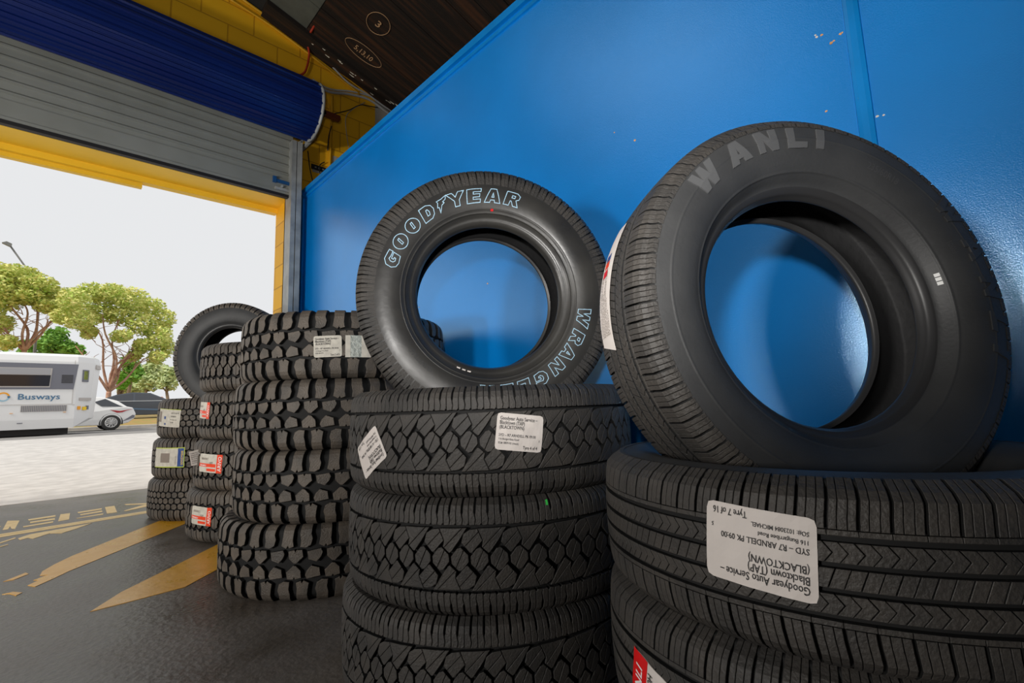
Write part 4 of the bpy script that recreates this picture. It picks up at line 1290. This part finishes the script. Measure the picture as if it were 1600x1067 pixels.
def wheel(root, x, y, r, wd, side=-1, spokes=10):
    mb = MB()
    prof = [(0.62, 0.0), (0.70, -0.04), (0.93, -0.03), (1.0, 0.05), (1.0, 0.95), (0.93, 1.0), (0.62, 1.0)]
    seg = 28
    vs = []
    for k, h in prof:
        for i in range(seg):
            t = 2 * PI * i / seg
            vs.append((x + r * k * math.cos(t), y + h * wd * (-side), r + r * k * math.sin(t)))
    mb.add(vs, [[a * seg + i, a * seg + (i + 1) % seg, (a + 1) * seg + (i + 1) % seg, (a + 1) * seg + i] for a in range(len(prof) - 1) for i in range(seg)])
    o = mb.build('wheel', M_TYRE_FAR, root, True)
    mb = MB()
    t = np.linspace(0, 2 * PI, 25)
    mb.tube([(x + r * 0.60 * math.cos(a), y + side * 0.01, r + r * 0.60 * math.sin(a)) for a in t], 0.022, 6)
    for k in range(spokes):
        a = 2 * PI * k / spokes
        mb.tube([(x, y + side * 0.012, r), (x + r * 0.6 * math.cos(a), y + side * 0.012, r + r * 0.6 * math.sin(a))], [0.028, 0.022], 6)
    mb.tube([(x, y + side * 0.03, r), (x, y, r)], 0.06, 12)
    mb.build('rim', M_ALLOY, o)
    mb = MB()
    mb.tube([(x, y + 0.03, r), (x, y + 0.05, r)], r * 0.58, 20)
    mb.build('brake_disc', M_BUSDARK, o)
    return o
for x in (-4.6, -8.0):
    wheel(bus, x, -0.005, 0.46, 0.28)

# ------------------------------------------------------------------ cars
M_CARW = mat('white_car_paint', (0.80, 0.80, 0.80), 0.25, spec=0.6)
M_CARD = mat('dark_car_paint', (0.055, 0.065, 0.085), 0.2, spec=0.7)
M_CARSIL = mat('silver_car_paint', (0.55, 0.56, 0.58), 0.3, 0.3)
M_CARGLASS = mat('car_window_glass', (0.04, 0.045, 0.055), 0.08, spec=0.7)
def car(name, loc, rz, label, paint, prof, glass, wheels, roofz, belt, half=0.88, lights=()):
    """prof: side outline (x, z); the part above the belt narrows"""
    root = empty(name, loc, rz)
    tag(root, label, 'car')
    def yw(z): return half - max(0, (z - belt)) / max(0.01, roofz - belt) * 0.20 - max(0, 0.45 - z) * 0.12
    mb = MB()
    n = len(prof)
    rows = []
    for k in (-1, -0.93, 0.93, 1):
        rows += [(x if abs(k) < 1 else x * 0.995, k * yw(z), z if abs(k) < 1 else (0.5 + (z - 0.5) * 0.985)) for x, z in prof]
    fs = [[r * n + i, r * n + (i + 1) % n, (r + 1) * n + (i + 1) % n, (r + 1) * n + i] for r in range(3) for i in range(n)]
    fs += [list(range(n))[::-1], [3 * n + i for i in range(n)]]
    mb.add(rows, fs)
    body = mb.build('body', paint, root)
    bev = body.modifiers.new('edge', 'BEVEL'); bev.width = 0.03; bev.segments = 2; bev.limit_method = 'ANGLE'
    for g in glass:
        for sgn in (-1, 1):
            mb = MB()
            vs = [(x, sgn * (yw(z) + 0.006), z) for x, z in g]
            mb.add(vs, [list(range(len(g))) if sgn < 0 else list(range(len(g)))[::-1]])
            mb.build('side_window', M_CARGLASS, root)
    for x in wheels:
        for sgn in (-1, 1):
            wheel(root, x, sgn * (half - 0.0) + (0.0 if sgn < 0 else 0.0), 0.325, 0.2, sgn, 10)
            mb = MB()
            t = np.linspace(-0.25, PI + 0.25, 22)
            mb.tube([(x + 0.37 * math.cos(a), sgn * (half - 0.03), 0.325 + 0.37 * math.sin(a)) for a in t], 0.03, 6)
            mb.build('wheel_arch', M_TYRE_FAR, root)
    for nm, m, poly in lights:
        for sgn in (-1, 1):
            mb = MB()
            vs = [(x, sgn * (yw(z) + 0.008), z) for x, z in poly]
            mb.add(vs, [list(range(len(poly))) if sgn < 0 else list(range(len(poly)))[::-1]])
            mb.build(nm, m, root)
    return root
hatch = [(-2.15, 0.35), (-2.2, 0.62), (-1.9, 0.86), (-1.15, 0.97), (-0.45, 1.36), (0.2, 1.43), (0.95, 1.40), (1.45, 1.24), (1.78, 0.98), (1.98, 0.93), (2.10, 0.66), (2.06, 0.48), (1.86, 0.30), (1.55, 0.22), (-1.9, 0.22)]
car('car', (0.72, 27.35, 0.12), 0.03, 'white hatchback on the road right behind the bus', M_CARW, hatch,
    [[(-1.0, 0.98), (-0.42, 1.30), (0.35, 1.36), (0.55, 1.0)], [(0.93, 1.02), (0.70, 1.20), (1.05, 1.33), (1.50, 1.05), (1.64, 0.98)]], (-1.35, 1.28), 1.43, 0.95,
    lights=[('tail_light', M_LAMPRED, [(1.20, 0.86), (1.55, 0.80), (2.0, 0.88), (1.75, 0.80), (1.62, 0.74), (1.45, 0.73)]), ('bumper_vent', M_BUSDARK, [(1.62, 0.34), (1.98, 0.62), (2.06, 0.60), (2.04, 0.50)])])
sedan = [(-2.25, 0.35), (-2.3, 0.65), (-2.0, 0.86), (-1.2, 0.96), (-0.35, 1.38), (0.4, 1.42), (1.05, 1.30), (1.85, 0.98), (2.15, 0.90), (2.25, 0.60), (2.2, 0.35), (1.9, 0.22), (-2.0, 0.22)]
car('car', (3.65, 32.6, 0.50), -0.03, 'dark grey sedan parked on the verge beyond the white hatchback', M_CARD, [(-x, z) for x, z in sedan][::-1],
    [[(1.05, 0.98), (0.32, 1.31), (-0.3, 1.36), (-0.3, 0.98)], [(-0.38, 0.98), (-0.38, 1.36), (-1.0, 1.25), (-1.6, 0.98)]], (-1.4, 1.4), 1.42, 0.95,
    lights=[('lower_trim', mat('blue_grey_trim', srgb(85, 110, 140), 0.3), [(-2.0, 0.62), (-2.0, 0.70), (1.9, 0.44), (1.9, 0.36)]), ('door_trim', M_CARSIL, [(-1.7, 0.945), (-1.7, 0.97), (1.5, 0.97), (1.5, 0.945)])])
car('car', (9.0, 48.0, 0.70), 0.0, 'small white car far off beyond the dark sedan', M_CARW, hatch, [[(-1.0, 0.98), (-0.42, 1.30), (0.35, 1.36), (0.55, 1.0)]], (-1.35, 1.28), 1.43, 0.95)

# ------------------------------------------------------------------ trees, lamp, house
def leaf_mat(name, a, b):
    return mat(name, a, 0.7, spec=0.2, col2=b, scale=3.0, lo=0.3, hi=0.7)
M_BARK = mat('reddish_bark', srgb(165, 118, 98), 0.85, col2=srgb(205, 165, 140), scale=5)
M_BARK2 = mat('grey_bark', srgb(140, 120, 100), 0.85)
M_LEAF_Y = leaf_mat('yellow_green_leaves', srgb(150, 185, 70), srgb(240, 228, 150))
M_LEAF_D = leaf_mat('deep_green_leaves', srgb(90, 145, 55), srgb(150, 190, 90))
M_LEAF_P = leaf_mat('pale_green_leaves', srgb(160, 182, 120), srgb(215, 220, 170))
M_LEAF_B = leaf_mat('bright_green_leaves', srgb(90, 160, 40), srgb(150, 200, 70))

def foliage(clumps, n, size, m, root, seed, flat=0.5):
    rnd = np.random.default_rng(seed)
    c = np.array([q[:3] for q in clumps], float)
    r = np.array([q[3:6] for q in clumps], float)
    vol = (r[:, 0] * r[:, 1]) ** 0.8
    idx = rnd.choice(len(c), n, p=vol / vol.sum())
    d = rnd.normal(size=(n, 3)); d /= np.linalg.norm(d, axis=1)[:, None]
    rad_ = rnd.uniform(0.35, 1.25, n) ** 0.7
    p = c[idx] + d * rad_[:, None] * r[idx]
    a = rnd.normal(size=(n, 3)); a[:, 2] *= flat; a /= np.linalg.norm(a, axis=1)[:, None]
    b = np.cross(a, rnd.normal(size=(n, 3))); b /= np.linalg.norm(b, axis=1)[:, None]
    s = size * rnd.uniform(0.6, 1.3, n)[:, None]
    q = np.stack([p - a * s, p + b * s * 0.45, p + a * s, p - b * s * 0.45], 1).reshape(-1, 3)
    me = bpy.data.meshes.new('foliage')
    me.from_pydata(q.tolist(), [], (np.arange(n * 4).reshape(n, 4)).tolist())
    me.materials.append(m)
    o = bpy.data.objects.new('foliage', me)
    COL.objects.link(o)
    o.parent = root
    return o

def branch(mb, p, q, r0, r1, bend=0.12, rnd=random):
    p, q = Vector(p), Vector(q)
    L = (q - p).length
    m1 = p.lerp(q, 0.35) + Vector((rnd.uniform(-1, 1), rnd.uniform(-1, 1), rnd.uniform(-0.3, 1))) * L * bend
    m2 = p.lerp(q, 0.7) + Vector((rnd.uniform(-1, 1), rnd.uniform(-1, 1), rnd.uniform(-0.2, 1))) * L * bend * 0.7
    pts = bez([p, m1, m2, q], 4)
    mb.tube(pts, [r0 + (r1 - r0) * i / (len(pts) - 1) for i in range(len(pts))], 6)

def spread_tree(name, base, fork, tips, clumps, n, size, leaf, bark, label, group, seed, r0=0.28):
    root = empty(name, base)
    tag(root, label, 'tree', group)
    rnd = random.Random(seed)
    mb = MB()
    b = Vector(base)
    f = Vector(fork) - b
    branch(mb, (0, 0, -0.3), f, r0, r0 * 0.75, 0.04, rnd)
    for t in tips:
        q = Vector(t) - b
        branch(mb, f, q, r0 * 0.5, r0 * 0.16, 0.10, rnd)
        for k in range(5):
            s = f.lerp(q, rnd.uniform(0.4, 0.95))
            e = s + Vector((rnd.uniform(-1.1, 1.1), rnd.uniform(-0.9, 0.9), rnd.uniform(0.1, 0.9)))
            branch(mb, s, e, r0 * 0.14, r0 * 0.05, 0.12, rnd)
    mb.build('trunk', bark, root, True)
    foliage([(c[0] - b.x, c[1] - b.y, c[2] - b.z, *c[3:]) for c in clumps], n, size, leaf, root, seed)
    return root

Yt = 38.6
P = lambda x, y, Y=Yt: tuple(at(x, y, 1, Y))
def clumps_px(lst, Y, sy=1.6):
    out = []
    k = (at(101, 600, 1, Y) - at(100, 600, 1, Y)).length
    for i, (x, y, rx, rz) in enumerate(lst):
        p = at(x, y, 1, Y + ((i * 37) % 10 - 5) * 0.25)
        out.append((p.x, p.y, p.z, rx * k * 1.12, sy, rz * k * 1.35))
    return out
spread_tree('spreading_tree', (P(38, 640)[0], Yt, 0.55), P(38, 548), [P(-10, 500), P(10, 440), P(35, 470), P(60, 465), P(85, 500), P(100, 480), P(5, 520)],
            clumps_px([(-20, 450, 30, 22), (5, 430, 26, 14), (30, 432, 30, 14), (60, 446, 26, 14), (85, 462, 26, 12), (5, 470, 24, 14), (45, 465, 22, 8), (-5, 505, 22, 14), (10, 535, 16, 10), (80, 480, 22, 8), (110, 478, 18, 10), (25, 450, 20, 10)], Yt),
            12500, 0.12, M_LEAF_Y, M_BARK, 'spreading yellow-green tree with reddish trunk, rising behind the bus', 'spreading trees over the road', 11, 0.17)
Yt2 = 34.2
Q = lambda x, y: tuple(at(x, y, 1, Yt2))
spread_tree('spreading_tree', (Q(174, 650)[0], Yt2, 0.55), Q(170, 612), [Q(118, 540), Q(140, 500), Q(160, 490), Q(185, 500), Q(210, 530), Q(240, 515), Q(225, 560), Q(195, 560)],
            clumps_px([(115, 470, 24, 16), (145, 458, 28, 12), (175, 460, 30, 14), (205, 468, 28, 16), (235, 482, 24, 16), (258, 500, 16, 16), (125, 500, 24, 14), (155, 488, 24, 14), (190, 492, 26, 16), (222, 508, 24, 16), (250, 528, 18, 18), (95, 495, 14, 10), (225, 540, 18, 10), (190, 525, 16, 8), (140, 520, 12, 8), (258, 545, 14, 16), (245, 558, 14, 10), (210, 556, 12, 8)], Yt2),
            14500, 0.105, M_LEAF_Y, M_BARK, 'spreading yellow-green tree with forked trunk behind the white hatchback', 'spreading trees over the road', 23, 0.15)

def bush(name, px, py, Y, rx, rz, n, size, leaf, label, group=None, seed=1, trunk=True):
    k = (at(101, 600, 1, Y) - at(100, 600, 1, Y)).length
    c = at(px, py, 1, Y)
    gzv = 0.6 + max(0, (Y - 34.5)) / 55.5 * 0.3
    root = empty(name, (c.x, Y, gzv))
    tag(root, label, 'tree', group)
    rnd = random.Random(seed)
    h = c.z - gzv
    cl = [(rnd.uniform(-0.6, 0.6) * rx * k, rnd.uniform(-0.8, 0.8), h + rnd.uniform(-0.75, 0.65) * rz * k, rx * k * 0.5, 1.2, rz * k * 0.42) for _ in range(9)]
    mb = MB()
    top = Vector((0, 0, h))
    branch(mb, (0, 0, -0.2), top, 0.16, 0.08, 0.04, rnd)
    for q in cl[:7]:
        branch(mb, top * 0.6, Vector(q[:3]), 0.07, 0.02, 0.1, rnd)
    mb.build('trunk', M_BARK2, root, True)
    foliage(cl, n, size, leaf, root, seed)
    return root
bush('bushy_tree', 95, 535, 45.5, 36, 30, 2600, 0.17, M_LEAF_D, 'dense deep green tree showing between the two spreading trees above the bus roof', None, 31)
bush('bushy_tree', 55, 545, 50.5, 24, 22, 1500, 0.17, M_LEAF_D, 'deep green tree close behind the reddish trunk, above the bus window', None, 32)
bush('shrub', 188, 600, 37, 13, 20, 1400, 0.12, M_LEAF_B, 'bright green shrub beside the forked trunk, above the dark sedan', None, 33)
bush('bushy_tree', 205, 575, 46, 22, 30, 1400, 0.2, M_LEAF_D, 'far deep green tree just right of the bright shrub', None, 34)
bush('bushy_tree', 232, 585, 58, 24, 34, 1600, 0.24, M_LEAF_P, 'far pale green tree left of the doorway tyres', None, 35)
bush('bushy_tree', 262, 590, 52.5, 18, 30, 1300, 0.22, M_LEAF_P, 'far pale green tree half hidden by the doorway tyres', None, 36)
bush('bushy_tree', 300, 590, 61, 30, 34, 1300, 0.24, M_LEAF_P, 'far pale green tree seen past the doorway stack', None, 37)
bush('bushy_tree', -30, 560, 56, 50, 40, 1800, 0.22, M_LEAF_D, 'deep green tree at the picture edge behind the bus', None, 38)

bush('bushy_tree', 218, 602, 67, 34, 18, 1500, 0.24, M_LEAF_P, 'low pale tree showing over the dark sedan roof', None, 39)
# street lamp behind the trees
c = at(40, 470, 1, 41.6)
lampost = empty('street_lamp', (c.x + 0.6, 41.6, 0.6))
tag(lampost, 'grey street lamp reaching out above the spreading trees', 'street lamp')
M_POLE = mat('grey_lamp_pole', srgb(120, 120, 118), 0.5)
a, b = at(16, 384, 1, 41.6), at(42, 420, 1, 41.6)
o = lampost.location
mb = MB(); mb.tube([(0, 0, -0.4), (0, 0, b.z - o.z - 0.4)], [0.09, 0.06], 10); mb.build('pole', M_POLE, lampost, True)
mb = MB(); mb.tube([(0, 0, b.z - o.z - 0.4), b - o, a - o], 0.05, 8); mb.build('arm', M_POLE, lampost, True)
mb = MB()
h0, h1 = at(3, 379, 1, 41.6) - o, at(17, 382, 1, 41.6) - o
mb.prism([(h0.x, h0.z - 0.02), (h1.x, h1.z - 0.16), (h1.x + 0.05, h1.z + 0.03), (h0.x + 0.2, h0.z + 0.09)], 1, -0.15, 0.15); mb.build('lamp_head', M_POLE, lampost)

# distant house
c = at(236, 618, 1, 66.0)
hs = empty('house', (c.x, 66.0, 0.75))
tag(hs, 'distant low white house with terracotta roof beyond the verge', 'house')
mb = MB(); mb.box((-1.2, 0, -0.1), (1.6, 4, 1.25)); mb.build('wall', M_BUS, hs)
mb = MB(); mb.prism([(-1.3, 1.25), (1.7, 1.25), (1.0, 1.95), (-0.5, 1.95)], 1, -0.2, 4.2); mb.build('roof', mat('terracotta_roof', srgb(205, 130, 95), 0.8), hs)
mb = MB(); mb.box((0.2, -0.02, 0.4), (0.9, 0.02, 0.95)); mb.build('window', M_CARGLASS, hs)
mb = MB(); mb.box((-0.9, -0.02, 0.4), (-0.3, 0.02, 0.95)); mb.build('window', M_CARGLASS, hs)
